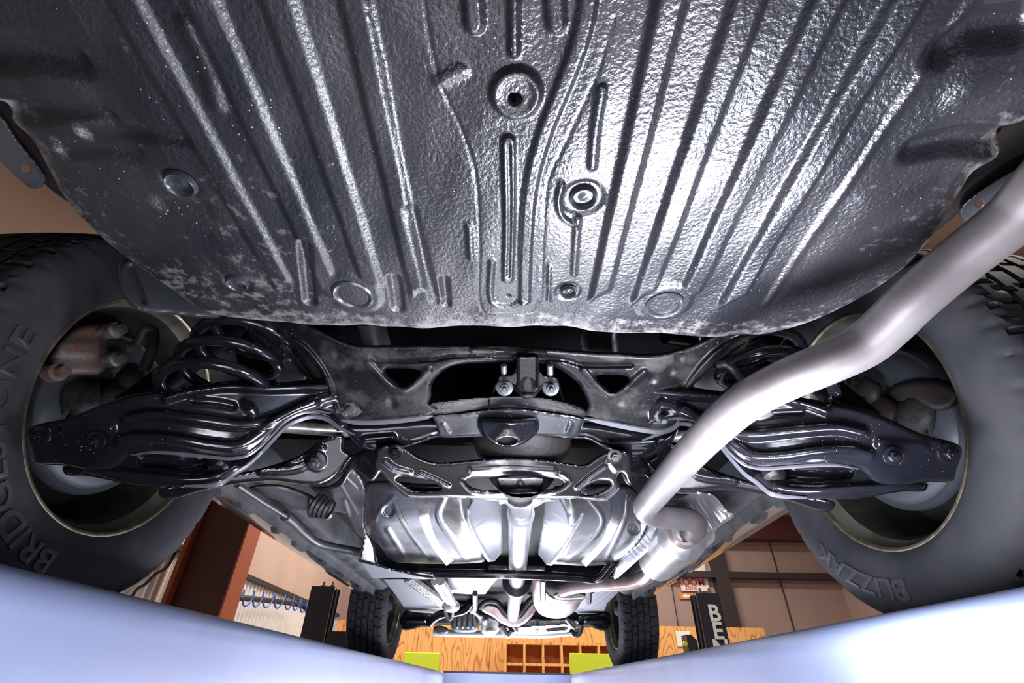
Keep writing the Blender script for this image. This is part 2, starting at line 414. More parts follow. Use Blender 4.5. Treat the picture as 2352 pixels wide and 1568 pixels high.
# ------------------------------------------------------------------ the shop
ZF, ZC = -H, 3.3
def slab(name, c, sz, m, parent=None, ch=0): return MB().box(c, sz, ch=ch).build(name, m, parent, smooth=0)
struct(slab('floor', (1.6, 2.7, ZF-.05), (9.2, 13.8, .1), FLOORM))
struct(slab('ceiling', (1.6, 2.7, ZC+.05), (9.2, 13.8, .1), TAN))
struct(slab('wall_left', (-2.98, 2.7, (ZC+ZF)/2), (.1, 13.8, ZC-ZF), TAN))
struct(slab('wall_right', (6.15, 2.7, (ZC+ZF)/2), (.1, 13.8, ZC-ZF), TANR))
struct(slab('wall_rear', (1.6, -4.15, (ZC+ZF)/2), (9.2, .1, ZC-ZF), TANR))
wb = struct(slab('wall_back', (1.6, 9.65, (ZC+ZF)/2), (9.2, .1, ZC-ZF), TANR))
# corrugated lower sheet on the left wall
v = []; f = []
ny = 0; y = -4.0
prof = [(0, 0), (.03, 0), (.045, .022), (.075, .022), (.09, 0)]
ys = []
while y < 9.5:
    for a, b in prof[:-1]: ys.append((y+a, b))
    y += .09
for yy, dx in ys:
    v += [(-2.925+dx, yy, ZF), (-2.925+dx, yy, .93)]
f = [(2*i, 2*i+2, 2*i+3, 2*i+1) for i in range(len(ys)-1)]
mk('corrugated_sheet', v, f, CORR, None, 0)['kind'] = 'structure'
bpy.data.objects['corrugated_sheet'].name = 'trim_1'
struct(slab('trim_2', (-2.90, 2.7, .955), (.06, 13.6, .05), TRIM))
# left rigid-frame column: web with two flanges
def column(name, x0, x1, y, m_web, m_fl, wid=.2):
    o = MB().box(((x0+x1)/2, y+wid/2, (ZC+ZF)/2), (x1-x0, .014, ZC-ZF)).build(name, m_web, None, smooth=0); struct(o)
    MB().box((x1, y+wid/2, (ZC+ZF)/2), (.016, wid, ZC-ZF)).build('flange', m_fl, o, smooth=0)
    MB().box((x0, y+wid/2, (ZC+ZF)/2), (.016, wid, ZC-ZF)).build('flange', m_fl, o, smooth=0)
    return o
column('trim_3', -2.74, -2.25, 4.35, BROWN, REDBR, .24)
# back wall: dark column, girts, red header beam, rafters on the ceiling
struct(slab('trim_4', (P(1672, 1400, Y=9.5)[0], 9.5, (ZC+ZF)/2), (.24, .2, ZC-ZF), TRIM))
zg = P(1800, 1322, Y=9.45)[2]
struct(slab('trim_5', (4.4, 9.5, zg), (3.4, .16, .10), TRIM))
struct(slab('trim_6', (1.6, 9.42, P(1850, 1215, Y=9.4)[2]), (9.0, .3, .42), BROWN))
for i, yy in enumerate((-.9, .95, 3.2, 6.2)):
    struct(slab('trim_%d' % (7+i), (1.6, yy, ZC-.2), (9.0, .14, .36), REDBR))
for i, x in enumerate((3.0, 4.0, 5.0)):
    struct(slab('trim_%d' % (12+i), (x, 9.585, (ZC+ZF)/2), (.012, .02, ZC-ZF), TRIM))
# plywood partition standing in front of the back wall
zt = P(1500, 1437, Y=9.4)[2]
ply = top('plywood_partition', (0, 9.4, ZF), 'orange plywood partition boards lining the foot of the far wall', 'partition')
xs = [-2.85, -1.45, -.25, .95, 2.15, P(1607, 1450, Y=9.4)[0]+1.1]
for a, b in zip(xs[:-1], xs[1:]):
    MB().box(((a+b)/2, 9.4, (zt+ZF)/2), (b-a-.006, .025, zt-ZF)).build('panel', PLY, ply, smooth=0)
# pigeonhole shelf
A = P(1162, 1476, Y=9.1); B = P(1500, 1476, Y=9.1)
sh = top('pigeonhole_shelf', ((A[0]+B[0])/2, 9.15, ZF), 'open wooden pigeonhole shelf of square cells against the far plywood wall', 'shelf')
cs = (B[0]-A[0])/8; rows = int((A[2]-ZF)/cs); zt2 = A[2]
MB().box(((A[0]+B[0])/2, 9.34, (zt2+ZF)/2), (B[0]-A[0], .02, zt2-ZF)).build('back_panel', WOODIN, sh, smooth=0)
for k in range(9):
    MB().box((A[0]+cs*k, 9.2, (zt2+ZF)/2), (.035, .28, zt2-ZF)).build('divider', PLY, sh, smooth=0)
for k in range(rows+1):
    MB().box(((A[0]+B[0])/2, 9.2, zt2-k*cs*.95), (B[0]-A[0]+.035, .275, .035)).build('shelf_board', PLY, sh, smooth=0)
# yellow-green boards
for (x0, x1, y0, lab) in ((928, 1012, 1497, 'yellow-green board leaning under the plywood, left of the pigeonhole shelf'), (1307, 1420, 1499, 'yellow-green board in front of the right end of the pigeonhole shelf')):
    A = P(x0, y0, Y=8.7); B = P(x1, y0, Y=8.7)
    o = MB().box(((A[0]+B[0])/2, 8.7, (A[2]+ZF)/2), (B[0]-A[0], .03, A[2]-ZF), ch=.01).build('display_board', YGREEN, None); recenter(o)
    tag(o, lab, 'board')

# ------------------------------------------------------------------ text
def text_geo(s, size):
    c = bpy.data.curves.new('t', 'FONT'); c.body = s; c.size = size; c.align_x = 'CENTER'; c.resolution_u = 3; c.offset = size*.022
    o = bpy.data.objects.new('t', c); COL.objects.link(o)
    dg = bpy.context.evaluated_depsgraph_get(); me = o.evaluated_get(dg).to_mesh()
    V = np.array([v.co[:] for v in me.vertices]).reshape(-1, 3); F = [tuple(p.vertices) for p in me.polygons]
    o.evaluated_get(dg).to_mesh_clear(); bpy.data.objects.remove(o); bpy.data.curves.remove(c)
    return V, F
def wall_text(name, s, cx, y, z, size, m, parent, bold=0, sx=1.0, th=.004):
    V, F = text_geo(s, size)
    n = len(V); W = np.zeros((2*n, 3))
    for k, dy in enumerate((0, th)):
        W[k*n:(k+1)*n, 0] = cx+V[:, 0]*sx; W[k*n:(k+1)*n, 1] = y-dy; W[k*n:(k+1)*n, 2] = z+V[:, 1]
    FF = list(F)+[tuple(i+n for i in q) for q in F]
    ed = {}
    for q in F:
        for a, b in zip(q, q[1:]+q[:1]):
            if (b, a) in ed: del ed[b, a]
            else: ed[a, b] = 1
    FF += [(a, b, b+n, a+n) for a, b in ed]
    return mk(name, W, FF, m, parent, 0)

# control-room sign, arrow sign, paper notice (all on the far right of the plywood)
YS = 9.56
A = P(1545, 1235, Y=YS); B = P(1632, 1358, Y=YS)
sg = top('hanging_sign', ((A[0]+B[0])/2, YS, B[2]), 'cream sign with red letters reading CONTROL ROOM above the right lift post', 'sign')
w_ = B[0]-A[0]; cx = (A[0]+B[0])/2
MB().box((cx, YS+.012, (A[2]+B[2])/2), (w_, .02, A[2]-B[2]), ch=.008).build('sign_board', CREAM, sg)
for tx, py, s in (('CREMATION', 1287, .14), ('CONTROL', 1326, .17), ('ROOM', 1344, .17), ('ZONE', 1353, .08)):
    wall_text('lettering', tx, P(1588, py, Y=YS)[0], YS, P(1588, py, Y=YS)[2], s, RED, sg)
A = P(1563, 1362, Y=YS); B = P(1590, 1375, Y=YS)
ar = top('arrow_sign', ((A[0]+B[0])/2, YS, B[2]), 'small orange sign with a white arrow pointing left below the control room sign', 'sign')
MB().box(((A[0]+B[0])/2, YS+.012, (A[2]+B[2])/2), (B[0]-A[0]+.05, .02, A[2]-B[2])).build('sign_board', ORANGE, ar)
cx, cz = (A[0]+B[0])/2, (A[2]+B[2])/2; hw = .07
MB().prism([(cx-hw, YS, cz), (cx, YS, cz+hw*.6), (cx, YS, cz+hw*.25), (cx+hw, YS, cz+hw*.25), (cx+hw, YS, cz-hw*.25), (cx, YS, cz-hw*.25), (cx, YS, cz-hw*.6)], (0, -.004, 0)).build('arrow', WHITE, ar, smooth=0)
A = P(1551, 1448, Y=9.37); B = P(1590, 1485, Y=9.37)
o = MB().box(((A[0]+B[0])/2, 9.37, (A[2]+B[2])/2), (B[0]-A[0], .006, A[2]-B[2])).build('paper_notice', WHITE, None, smooth=0); recenter(o); tag(o, 'white paper notice pinned to the plywood left of the right lift post', 'notice')

# ------------------------------------------------------------------ the four-post lift
lift = top('vehicle_lift', (.03, 2, ZF), 'four-post vehicle lift with pale blue runways and charcoal posts under the car', 'lift')
RL, RR, ZR = -.437, .505, .090
def runway(x0, x1, name):
    """box-section runway with rounded top edges"""
    y0, y1 = -1.6, 4.3; h = .26; r = .040
    pr = []
    for cx, cz, a0 in ((x0+r, ZR-r, PI), (x1-r, ZR-r, PI/2)):
        for k in range(7):
            a = a0-k/6*PI/2; pr.append((cx+r*math.cos(a), cz+r*math.sin(a)))
    pr += [(x1, ZR-h), (x0, ZR-h)]
    m = MB()
    N_ = 60; n = len(pr); vs = []
    for j in range(N_+1):
        yy = y0+(y1-y0)*j/N_
        for (px_, pz_) in pr: vs.append((px_, yy, pz_))
    fs = [(j*n+i, j*n+(i+1) % n, (j+1)*n+(i+1) % n, (j+1)*n+i) for j in range(N_) for i in range(n)]
    fs += [tuple(range(n))[::-1], tuple(N_*n+k for k in range(n))]
    m.add(vs, fs); return m.build(name, LIFT, lift, smooth=50)
runway(RL-.52, RL, 'runway'); runway(RR, RR+.52, 'runway')
# front cross beam with its dark slotted rail
zc = P(1160, 1541, Y=4.45)[2]
MB().box((.03, 4.45, zc-.14), (3.3, .16, .26), ch=.01).build('cross_beam', LIFT, lift, smooth=30)
rail = MB().box((.03, 4.36, zc-.012), (.95, .012, .012)); rail.build('slotted_rail', LIFTK, lift, smooth=0)
MB().box((.03, -1.5, zc-.14), (3.3, .16, .26), ch=.01).build('cross_beam', LIFT, lift, smooth=30)
def post(px, py, Y, s):
    q = P(px, py, Y=Y); x = q[0]; zt = q[2]; w2, dp = .20, .17
    m = MB(); t = .012
    # C-section post, open towards the middle
    m.box((x, Y+dp/2, (zt+ZF)/2), (w2, t, zt-ZF)); m.box((x, Y-dp/2, (zt+ZF)/2), (w2, t, zt-ZF))
    m.box((x+s*(w2/2-t/2), Y, (zt+ZF)/2), (t, dp-t, zt-ZF))
    m.box((x-s*(w2/2-.02), Y+dp/2-.03, (zt+ZF)/2), (t, .05, zt-ZF)); m.box((x-s*(w2/2-.02), Y-dp/2+.03, (zt+ZF)/2), (t, .05, zt-ZF))
    p = m.build('post', LIFTK, lift, smooth=0)
    for dx in (-.03, .05):
        MB().tube([(x+dx, Y, zt-.02), (x+dx, Y, zt+.05)], .011, 8).lathe((x+dx, Y, zt), (0, 0, 1), [(0, .022), (.022, .022), (.022, 0)], 6).build('rod_nut', ZINC, p)
    MB().box((x, Y, ZF+.01), (.42, .36, .02)).build('base_plate', LIFTK, p, smooth=0)
    return x, zt, p
xl, zl, pl = post(750, 1350, 4.75, -1)
xr, zr, prt = post(1617, 1365, 4.75, 1)
m = MB()
post(750-0, 1350, 4.75, -1) if False else None
for s, x in ((-1, xl), (1, xr)):
    p = MB().box((x, -1.75, (zl+ZF)/2), (.2, .17, zl-ZF), ch=.01).build('post', LIFTK, lift, smooth=30)
    MB().box((x, -1.75, ZF+.01), (.42, .36, .02)).build('base_plate', LIFTK, p, smooth=0)
# stacked letters on the right post
for k, ch in enumerate('BEN'):
    q = P(1626, 1425+41*k, Y=4.75-.095)
    wall_text('lettering', ch, xr+.022, 4.75-.092, q[2], .175, WHITE, prt, sx=1.05, th=.003)
# lock boxes with a yellow button
for (x0, x1, y0, y1, yb) in ((757, 800, 1450, 1478, (802, 1474)), (1572, 1603, 1458, 1482, (1572, 1478))):
    A = P(x0, y0, Y=4.55); B = P(x1, y1+25, Y=4.55)
    c = ((A[0]+B[0])/2, 4.55, (A[2]+B[2])/2)
    k = MB().prism([(A[0], 4.5, B[2]), (B[0], 4.5, B[2]), (B[0], 4.5, A[2]-.04), (B[0]-.04, 4.5, A[2]), (A[0], 4.5, A[2])], (0, .14, 0)).build('end_box', LIFTK, lift, smooth=0)
    q = P(*yb, Y=4.5); MB().lathe((q[0], 4.49, q[2]), (0, -1, 0), [(0, .018), (.02, .016), (.02, 0)], 14).build('yellow_knob', YELLOW, k)
# air line bundle on the left wall with blue coil
hp = [P(545, 1372, X=-2.75), P(600, 1378, X=-2.75), P(660, 1384, X=-2.75), P(700, 1395, Y=7.9), P(716, 1415, Y=7.6), P(718, 1440, Y=7.5), P(716, 1475, Y=7.4)]
hp[0] = P(545, 1372, Y=5.2); hp[1] = P(600, 1377, Y=5.8); hp[2] = P(660, 1384, Y=6.6); hp[3] = P(700, 1395, Y=7.2); hp[4] = P(716, 1415, Y=7.2); hp[5] = P(718, 1440, Y=7.2); hp[6] = P(716, 1475, Y=7.2)
hp += [np.array([hp[-1][0], hp[-1][1], -.9]), np.array([hp[-1][0]-.1, hp[-1][1]+.1, ZF+.03])]
pts = catmull(hp, 10)
hs = top('air_hose_bundle', (pts[-1][0], pts[-1][1], pts[-1][2]), 'black air line wrapped in a blue coiled hose hanging by the left corrugated wall', 'hose')
MB().tube(pts, .028, 10).build('black_line', HOSE, hs)
coil = []
L_ = len(pts)
for i in range(L_*12):
    t = i/12; a = int(min(t, L_-2)); fr = t-a; c = pts[a]*(1-min(fr, 1))+pts[min(a+1, L_-1)]*min(fr, 1)
    an = t*2*PI/4.2; coil.append(c+np.array([.02, math.cos(an)*.04, math.sin(an)*.07]))
MB().tube(coil, .009, 6).build('blue_coil', BLUE, hs)
o = MB().tube([P(403, 1268, X=-2.8), P(385, 1300, X=-2.8), P(355, 1320, X=-2.8), P(335, 1340, X=-2.8), P(312, 1356, X=-2.8), P(290, 1400, X=-2.8)], .012, 8, smooth=6).build('black_cable', HOSE, None)
recenter(o); tag(o, 'thin black cable drooping across the white corrugated wall at left', 'cable')

# ================================================================== the car
car = top('car', (0, 2.1, ZR), 'silver car seen from below on the lift with black coated underbody', 'car')
PZ = .45
# ---- rear floor pan -------------------------------------------------
edge_px = [(-140, 150), (-60, 195), (5, 235), (35, 275), (75, 312), (112, 380), (150, 448), (200, 505), (262, 562), (330, 612), (400, 660), (470, 702), (530, 724), (600, 733), (700, 738), (800, 743), (900, 744),
           (1000, 748), (1095, 746), (1240, 745), (1340, 753), (1400, 759), (1470, 766), (1560, 768), (1700, 768), (1765, 762), (1830, 740), (1950, 690), (2050, 628), (2130, 548), (2180, 475), (2210, 424), (2235, 386), (2288, 352), (2305, 305), (2325, 285), (2400, 240), (2500, 190)]
E2 = [P(x, y, Z=PZ+.014)[:2] for x, y in edge_px]
E2 = [np.array(e) for e in catmull(E2, 3)]
poly = E2+[np.array([.53, -.20]), np.array([-.50, -.20])]
g = .0019
X0, X1, Y0, Y1 = -.60, .62, -.2, .60
nx, ny = int((X1-X0)/g), int((Y1-Y0)/g)
gx, gy = np.meshgrid(X0+np.arange(nx)*g, Y0+np.arange(ny)*g); Q = np.stack([gx.ravel(), gy.ravel()], 1)
S = poly_sdf(Q, poly)
cs_ = S.reshape(ny, nx); cc = (cs_[:-1, :-1]+cs_[1:, 1:])/2
ci = np.nonzero(cc.ravel() > 0)[0]; i, j = ci//(nx-1), ci % (nx-1); a = i*nx+j
quads = np.stack([a, a+1, a+nx+1, a+nx], 1); used, inv = np.unique(quads, return_inverse=True); quads = inv.reshape(-1, 4)
q = Q[used].copy(); s = np.maximum(S[used], 0)
eb = s < g*.9
if eb.any():
    s1, N1 = poly_sdf(q[eb], poly, True); ok = np.abs(s1) < g*1.3; ii = np.nonzero(eb)[0][ok]; q[ii] = N1[ok]; s[ii] = 0
def pix(*pts): return [P(x, y, Z=PZ)[:2] for x, y in pts]
hgt = np.zeros(len(q))                      # positive = towards the ground
x, y = q[:, 0], q[:, 1]
# longitudinal ribs
ph = ((x-.2055+.0315) % .063)-.0315
tri = sstep((.0185-np.abs(ph))/.0105)
wob = .0006*np.sin(y*37+x*60)
side = sstep((np.abs(x-.005)-.098)/.012)*(x < 0)+sstep((x-.125)/.012)*(x > 0)
fade_out = sstep((.355-np.abs(x+.0))/.03)*(x < 0)+sstep((.395-x)/.03)*(x > 0)
fade_end = sstep((.535-y-.03*np.abs(np.sin(x*49)))/.022)
hgt += ((.0085-.0035*sstep((-.05-x)/.12))*tri+wob)*side*fade_out*fade_end*sstep((s-.02)/.03)
# end wall step across the front of the left ribs
# slanting ripples at the outer corners
for pts, wd, ht in ((pix((-40, 128), (60, 118), (165, 140)), .020, -.011), (pix((20, 262), (120, 250), (235, 270)), .018, -.012), (pix((150, 345), (240, 340), (300, 350)), .016, -.006),
                    (pix((200, 310), (330, 305), (420, 320)), .014, -.008), (pix((60, 190), (150, 195)), .03, .003), (pix((380, 470), (460, 480)), .02, -.006),
                    (pix((2350, 60), (2240, 70), (2180, 110)), .024, -.014), (pix((2300, 330), (2200, 325), (2110, 345)), .022, -.013), (pix((2340, 190), (2240, 200)), .034, .004),
                    (pix((2000, 470), (2100, 440)), .035, .002), (pix((430, 60), (480, 160), (500, 240)), .012, .004)):
    hgt += ht*sstep((wd-line_dist(q, pts))/(wd*.9))
# centre channel, embossed rib, drain dome, seams and small swages
def R(pts, wd, ht, soft=None): 
    global hgt
    hgt = hgt+ht*sstep((wd-line_dist(q, catmull(pix(*pts), 4) if len(pts) > 2 else pix(*pts)))/(soft or wd*.6))
R([(1168, 322), (1170, 500), (1166, 640)], .0085, .0055, .004); R([(1169, 330), (1171, 500), (1168, 630)], .003, -.003, .002)
R([(1358, -60), (1340, 60), (1300, 180), (1252, 300), (1222, 410), (1210, 520), (1205, 690)], .0095, .0055, .005)
R([(1130, 600), (1130, 690), (1165, 702), (1202, 690)], .006, .0035, .005)
R([(1410, 40), (1375, 160), (1340, 240), (1290, 345), (1258, 420), (1247, 560), (1232, 712), (1170, 718), (1107, 712), (1102, 560), (1092, 400), (1060, 300), (1010, 190), (985, 80), (970, -30)], .0026, -.0011, .0022)
R([(1382, 200), (1368, 290), (1360, 380)], .007, .004, .006); R([(1327, 500), (1322, 560), (1318, 630)], .006, .004, .005)
R([(1290, 420), (1282, 460), (1292, 495), (1320, 515)], .005, .0045, .005)
R([(1078, 520), (1082, 590)], .007, .0035, .007); R([(1262, 610), (1260, 690)], .004, .003, .004); R([(940, 480), (1000, 690)], .012, -.004, .012)
R([(1020, 640), (1025, 700)], .009, -.006, .008); R([(1085, -40), (1090, 52)], .011, .008, .007); R([(1181, -40), (1181, 118)], .007, .006, .006); R([(1272, -40), (1278, 52)], .011, .008, .007)
R([(1060, 160), (1010, 185)], .010, .004, .01)
R([(700, 560), (712, 690)], .012, -.008, .008); R([(905, 640), (915, 705)], .012, -.006, .008)
# front lip: raised bead and rough wavy edge
hgt += .0022*np.sin(x*41+1)*sstep((y-.50)/.05)+.0008*np.sin(x*97)*sstep((.03-s)/.03)
def disc(px, py, r, ht, soft):
    global hgt
    c = P(px, py, Z=PZ)[:2]; dd = np.hypot(x-c[0], y-c[1]); hgt = hgt+ht*sstep((r-dd)/soft); return dd
dd = disc(1186, 213, .027, .007, .007); disc(1186, 213, .0185, -.002, .004)
for px_, py_, r in ((415, 423, .017), (545, 650, .016), (812, 672, .034), (1340, 455, .020), (1305, 670, .015), (1525, 695, .033)):
    c = P(px_, py_, Z=PZ)[:2]; dd_ = np.hypot(x-c[0], y-c[1]); k = sstep((r*1.35-dd_)/(r*.35)); hgt = hgt*(1-k)+(.004 if r > .03 else -.003)*k
hd = np.hypot(x-P(1183, 222, Z=PZ)[0], y-P(1183, 222, Z=PZ)[1])
hgt += -.03*sstep((.0058-hd)/.0018); hd2 = np.hypot(x-P(1169, 679, Z=PZ)[0], y-P(1169, 679, Z=PZ)[1]); hgt += -.01*sstep((.003-hd2)/.0015)
# curl up at the rim
er = .030; t = np.clip(s/er, 0, 1); curl = .016*(1-np.sqrt(np.clip(1-(1-t)**2, 0, 1)))
z = PZ-hgt+curl
# keep the rim where it was drawn: small rise there does not matter; coarse orange-peel of sprayed coating
V = np.stack([x, y, z], 1)
# plan-view smooth random relief
def fbm(xx, yy, seed, octs):
    r = np.random.default_rng(seed); o = 0
    for fr, am in octs:
        for _ in range(5):
            a, b, c = r.normal(size=2)*fr, r.random()*6.28, 0
            o = o+am*np.sin(xx*a[0]+yy*a[1]+b)/2.2
    return o
V[:, 2] += fbm(x, y, 3, ((22, .0009), (75, .0006)))
n = len(V)
V = np.concatenate([V, V+np.array([0, 0, .004])])
F = quads.tolist()
me_v = V
pan = mk('floor_pan', V[:n], F, UNDER, car, 180, 'textured black underseal with pale dirt along the rim')
at = pan.data.attributes.new('dirt', 'FLOAT', 'POINT')
dirt = .62*np.exp(-s/.012)+.18*np.exp(-s/.05)+.22*sstep((-.12-x)/.25)*sstep((.1+fbm(x, y, 8, ((9, .5), (20, .4)))))+.18*sstep((y-.545)/.02)
at.data.foreach_set('value', dirt.astype(np.float32))
hz = pan.data.attributes.new('haze', 'FLOAT', 'POINT'); hz.data.foreach_set('value', (.14*sstep((-.02-x)/.16)*(.7+.3*fbm(x, y, 21, ((8, .6), (18, .4))))).astype(np.float32))
for px_, py_, r in ((415, 423, .0165), (545, 650, .014), (812, 672, .029), (1340, 455, .0155), (1305, 670, .0115), (1525, 695, .027)):
    c = P(px_, py_, Z=PZ)
    z0 = 0.004 if r > .025 else 0
    MB().lathe((c[0], c[1], PZ+.002), (0, 0, -1), [(0, r*1.06), (.004+z0, r*1.0), (.006+z0, r*.9), (.0045+z0, r*.78), (-.001+z0, r*.68), (-.0015+z0, r*.5), (.001+z0, r*.2), (.0015+z0, .0001)], 40).build('plug', PLUG, pan)
stamp('upper_skirt', IRON, car, [(-60, 160), (20, 215), (60, 290), (125, 375), (210, 480), (215, 500), (200, 498), (165, 470), (105, 425), (60, 360), (0, 275), (-60, 230)], {'Z': .49}, edge=(8, .004))
stamp('upper_skirt', IRON, car, [(2420, 160), (2340, 240), (2290, 300), (2260, 350), (2180, 440), (2120, 520), (2080, 575), (2105, 560), (2160, 525), (2225, 470), (2330, 395), (2420, 340)], {'Z': .49}, edge=(8, .004))
stamp('bumper_bracket', DGREY, car, [(-60, 230), (0, 262), (40, 320), (106, 405), (97, 428), (80, 434), (58, 424), (0, 372), (-60, 330)], {'Z': .475}, holes=[[(52, 380), (66, 380), (70, 392), (58, 396)]], step=3, edge=(8, .006), hedge=(3, .001))
stamp('bumper_bracket', DGREY, car, [(2420, 340), (2352, 375), (2290, 410), (2225, 455), (2203, 480), (2207, 500), (2222, 510), (2245, 502), (2290, 470), (2352, 430), (2420, 400)], {'Z': .475}, holes=[[(2240, 463), (2252, 458), (2258, 470), (2246, 476)]], step=3, edge=(8, .006), hedge=(3, .001))
stamp('side_liner', DGREY, car, [(276, 602), (270, 630), (282, 676), (314, 712), (393, 722), (493, 731), (510, 722), (440, 668), (390, 620), (320, 585)], [(270, 630, .67), (500, 725, .73), (380, 610, .72), (314, 712, .66)], edge=(10, .012), ribs=[([(300, 615), (330, 690)], 10, -.006)], thick=.01)

# ---- wheels ------------------------------------------------------------
YW, ZW, RT = .841, .421, .327
def wheel_mesh(s):
    """tyre with grooves and blocks; local: axle along X through (0,0,0); inner side faces -s"""
    prof = []  # (x across (inner negative), r)
    wdt = .108
    pts = [(-.085, .216), (-.092, .222), (-.104, .236), (-.1125, .262), (-.1135, .283), (-.108, .303), (-.100, .316), (-.091, .3225), (-.084, .325)]
    inner = catmull([np.array(p) for p in pts], 2)
    tread = [np.array([-.084+.168*k/56, .325+.003*math.cos(((k-28)/28)*PI/2)]) for k in range(1, 56)]
    outer = [np.array([-p[0], p[1]]) for p in inner[::-1]]
    pr = [*inner, *tread, *outer]; n = len(pr); seg = 324
    base = np.array(pr); ang = np.arange(seg)*2*PI/seg
    XX = np.repeat(base[None, :, 0], seg, 0); RR_ = np.repeat(base[None, :, 1], seg, 0); AA = np.repeat(ang[:, None], n, 1)
    # grooves
    dep = np.zeros_like(XX); tr = (np.abs(XX) < .092) & (RR_ > .318)
    for gx_ in (-.052, -.018, .018, .052): dep = np.maximum(dep, .009*(np.abs(XX-gx_) < .0035))
    pitch = AA/(2*PI)*44
    zig = np.where(np.abs(XX) > .052, 0, .5)+np.where(np.abs(XX) < .018, .25, 0)+XX*4
    dep = np.maximum(dep, .008*(((pitch+zig) % 1) < .12))
    dep = np.maximum(dep, .003*((((pitch+zig)*1) % 1 > .5) & (((pitch+zig) % 1) < .58) & (np.abs(XX) > .055)))
    RR_ = RR_-np.where(tr, dep, 0)
    sh_ = (np.abs(XX) >= .084) & (RR_ > .306); RR_ = RR_-np.where(sh_ & ~tr, .004*((pitch % 1) < .2), 0)
    RR_ = .216+(RR_-.216)*1.092
    V = np.stack([XX*s, RR_*np.cos(AA), RR_*np.sin(AA)], -1).reshape(-1, 3)
    idx = np.arange(seg*n).reshape(seg, n); nxt = np.roll(idx, -1, 0)
    F = np.stack([idx[:, :-1], idx[:, 1:], nxt[:, 1:], nxt[:, :-1]], -1).reshape(-1, 4).tolist()
    return V, F
TV, TF = wheel_mesh(1)
def wheel(cx, cy, cz, s, word, first):
    c = np.array([cx, cy, cz])
    m = MB()
    o = lambda x: (cx, cy, cz)
    ax = (s, 0, 0)
    rp = [(-.089, .224), (-.0915, .226), (-.093, .2235), (-.0925, .2185), (-.086, .2155), (-.078, .2135), (-.068, .209), (-.055, .199), (.0, .193), (.05, .190), (.07, .186), (.072, .12), (.06, .075), (.055, .0001)]
    w_ = MB().lathe(c, ax, rp[4:], 72).build('wheel', RIM, car, smooth=60)
    MB().lathe(c, ax, rp[:5]+[(-.088, .2165)], 96).build('rim_lip', BRONZE, w_, smooth=60, label='bronze toned rim edge')
    MB().lathe(c, ax, [(-.0865, .2153), (-.078, .2128), (-.068, .2085), (-.060, .203)], 72).build('rim_bead', BRONZE2, w_, smooth=60, label='pale bronze inner bead of the rim')
    V = TV.copy(); V[:, 0] *= s; mk('tyre', V+c, TF, RUBBER, w_, 28)
    if word:
        T, F = text_geo(word, .047)
        r0 = .268; an0 = {'BRIDGESTONE': -PI*.765, 'BLIZZAK': -PI*.345}[word]
        nn = len(T); W = np.zeros((2*nn, 3))
        for k, th in enumerate((0, .0035)):
            r = r0+T[:, 1]*.95; th_ = an0-T[:, 0]*1.2/r0
            if s > 0: th_ = PI-th_-PI
            # side profile of the tyre
            prx = np.interp(r, [.238, .266, .289, .311, .325], [.104, .1125, .1135, .108, .100])+th-.0005
            W[k*nn:(k+1)*nn, 0] = cx-s*prx
            if s < 0: a_ = an0-T[:, 0]*1.2/r0
            else: a_ = an0+T[:, 0]*1.2/r0
            W[k*nn:(k+1)*nn, 1] = cy+r*np.cos(a_); W[k*nn:(k+1)*nn, 2] = cz+r*np.sin(a_)
        FF = [tuple(i+nn for i in q_) for q_ in F]; ed = {}
        for q_ in F:
            for a, b in zip(q_, q_[1:]+q_[:1]):
                if (b, a) in ed: del ed[b, a]
                else: ed[a, b] = 1
        FF += [(a, b, b+nn, a+nn) for a, b in ed]
        mk('lettering', W, FF, RUBBER2, w_, 0, 'raised sidewall lettering')
    # brake backing plate
    MB().lathe(c, ax, [(-.028, .0001), (-.028, .07), (-.040, .085), (-.040, .135), (-.032, .143), (-.034, .150), (-.026, .154), (-.018, .154)], 56).build('splash_shield', DISC, w_, smooth=50)
    m = MB().lathe(c, ax, [(-.085, .0001), (-.085, .035), (-.07, .045), (-.04, .055), (-.03, .06)], 24)
    m.build('hub', IRON, w_)
    return w_
wheel(-.79, YW, ZW, -1, 'BRIDGESTONE', 1); wheel(.79, YW, ZW, 1, 'BLIZZAK', 0)
for s in (-1, 1): wheel(.79*s, 3.46, ZW, s, None, 0)
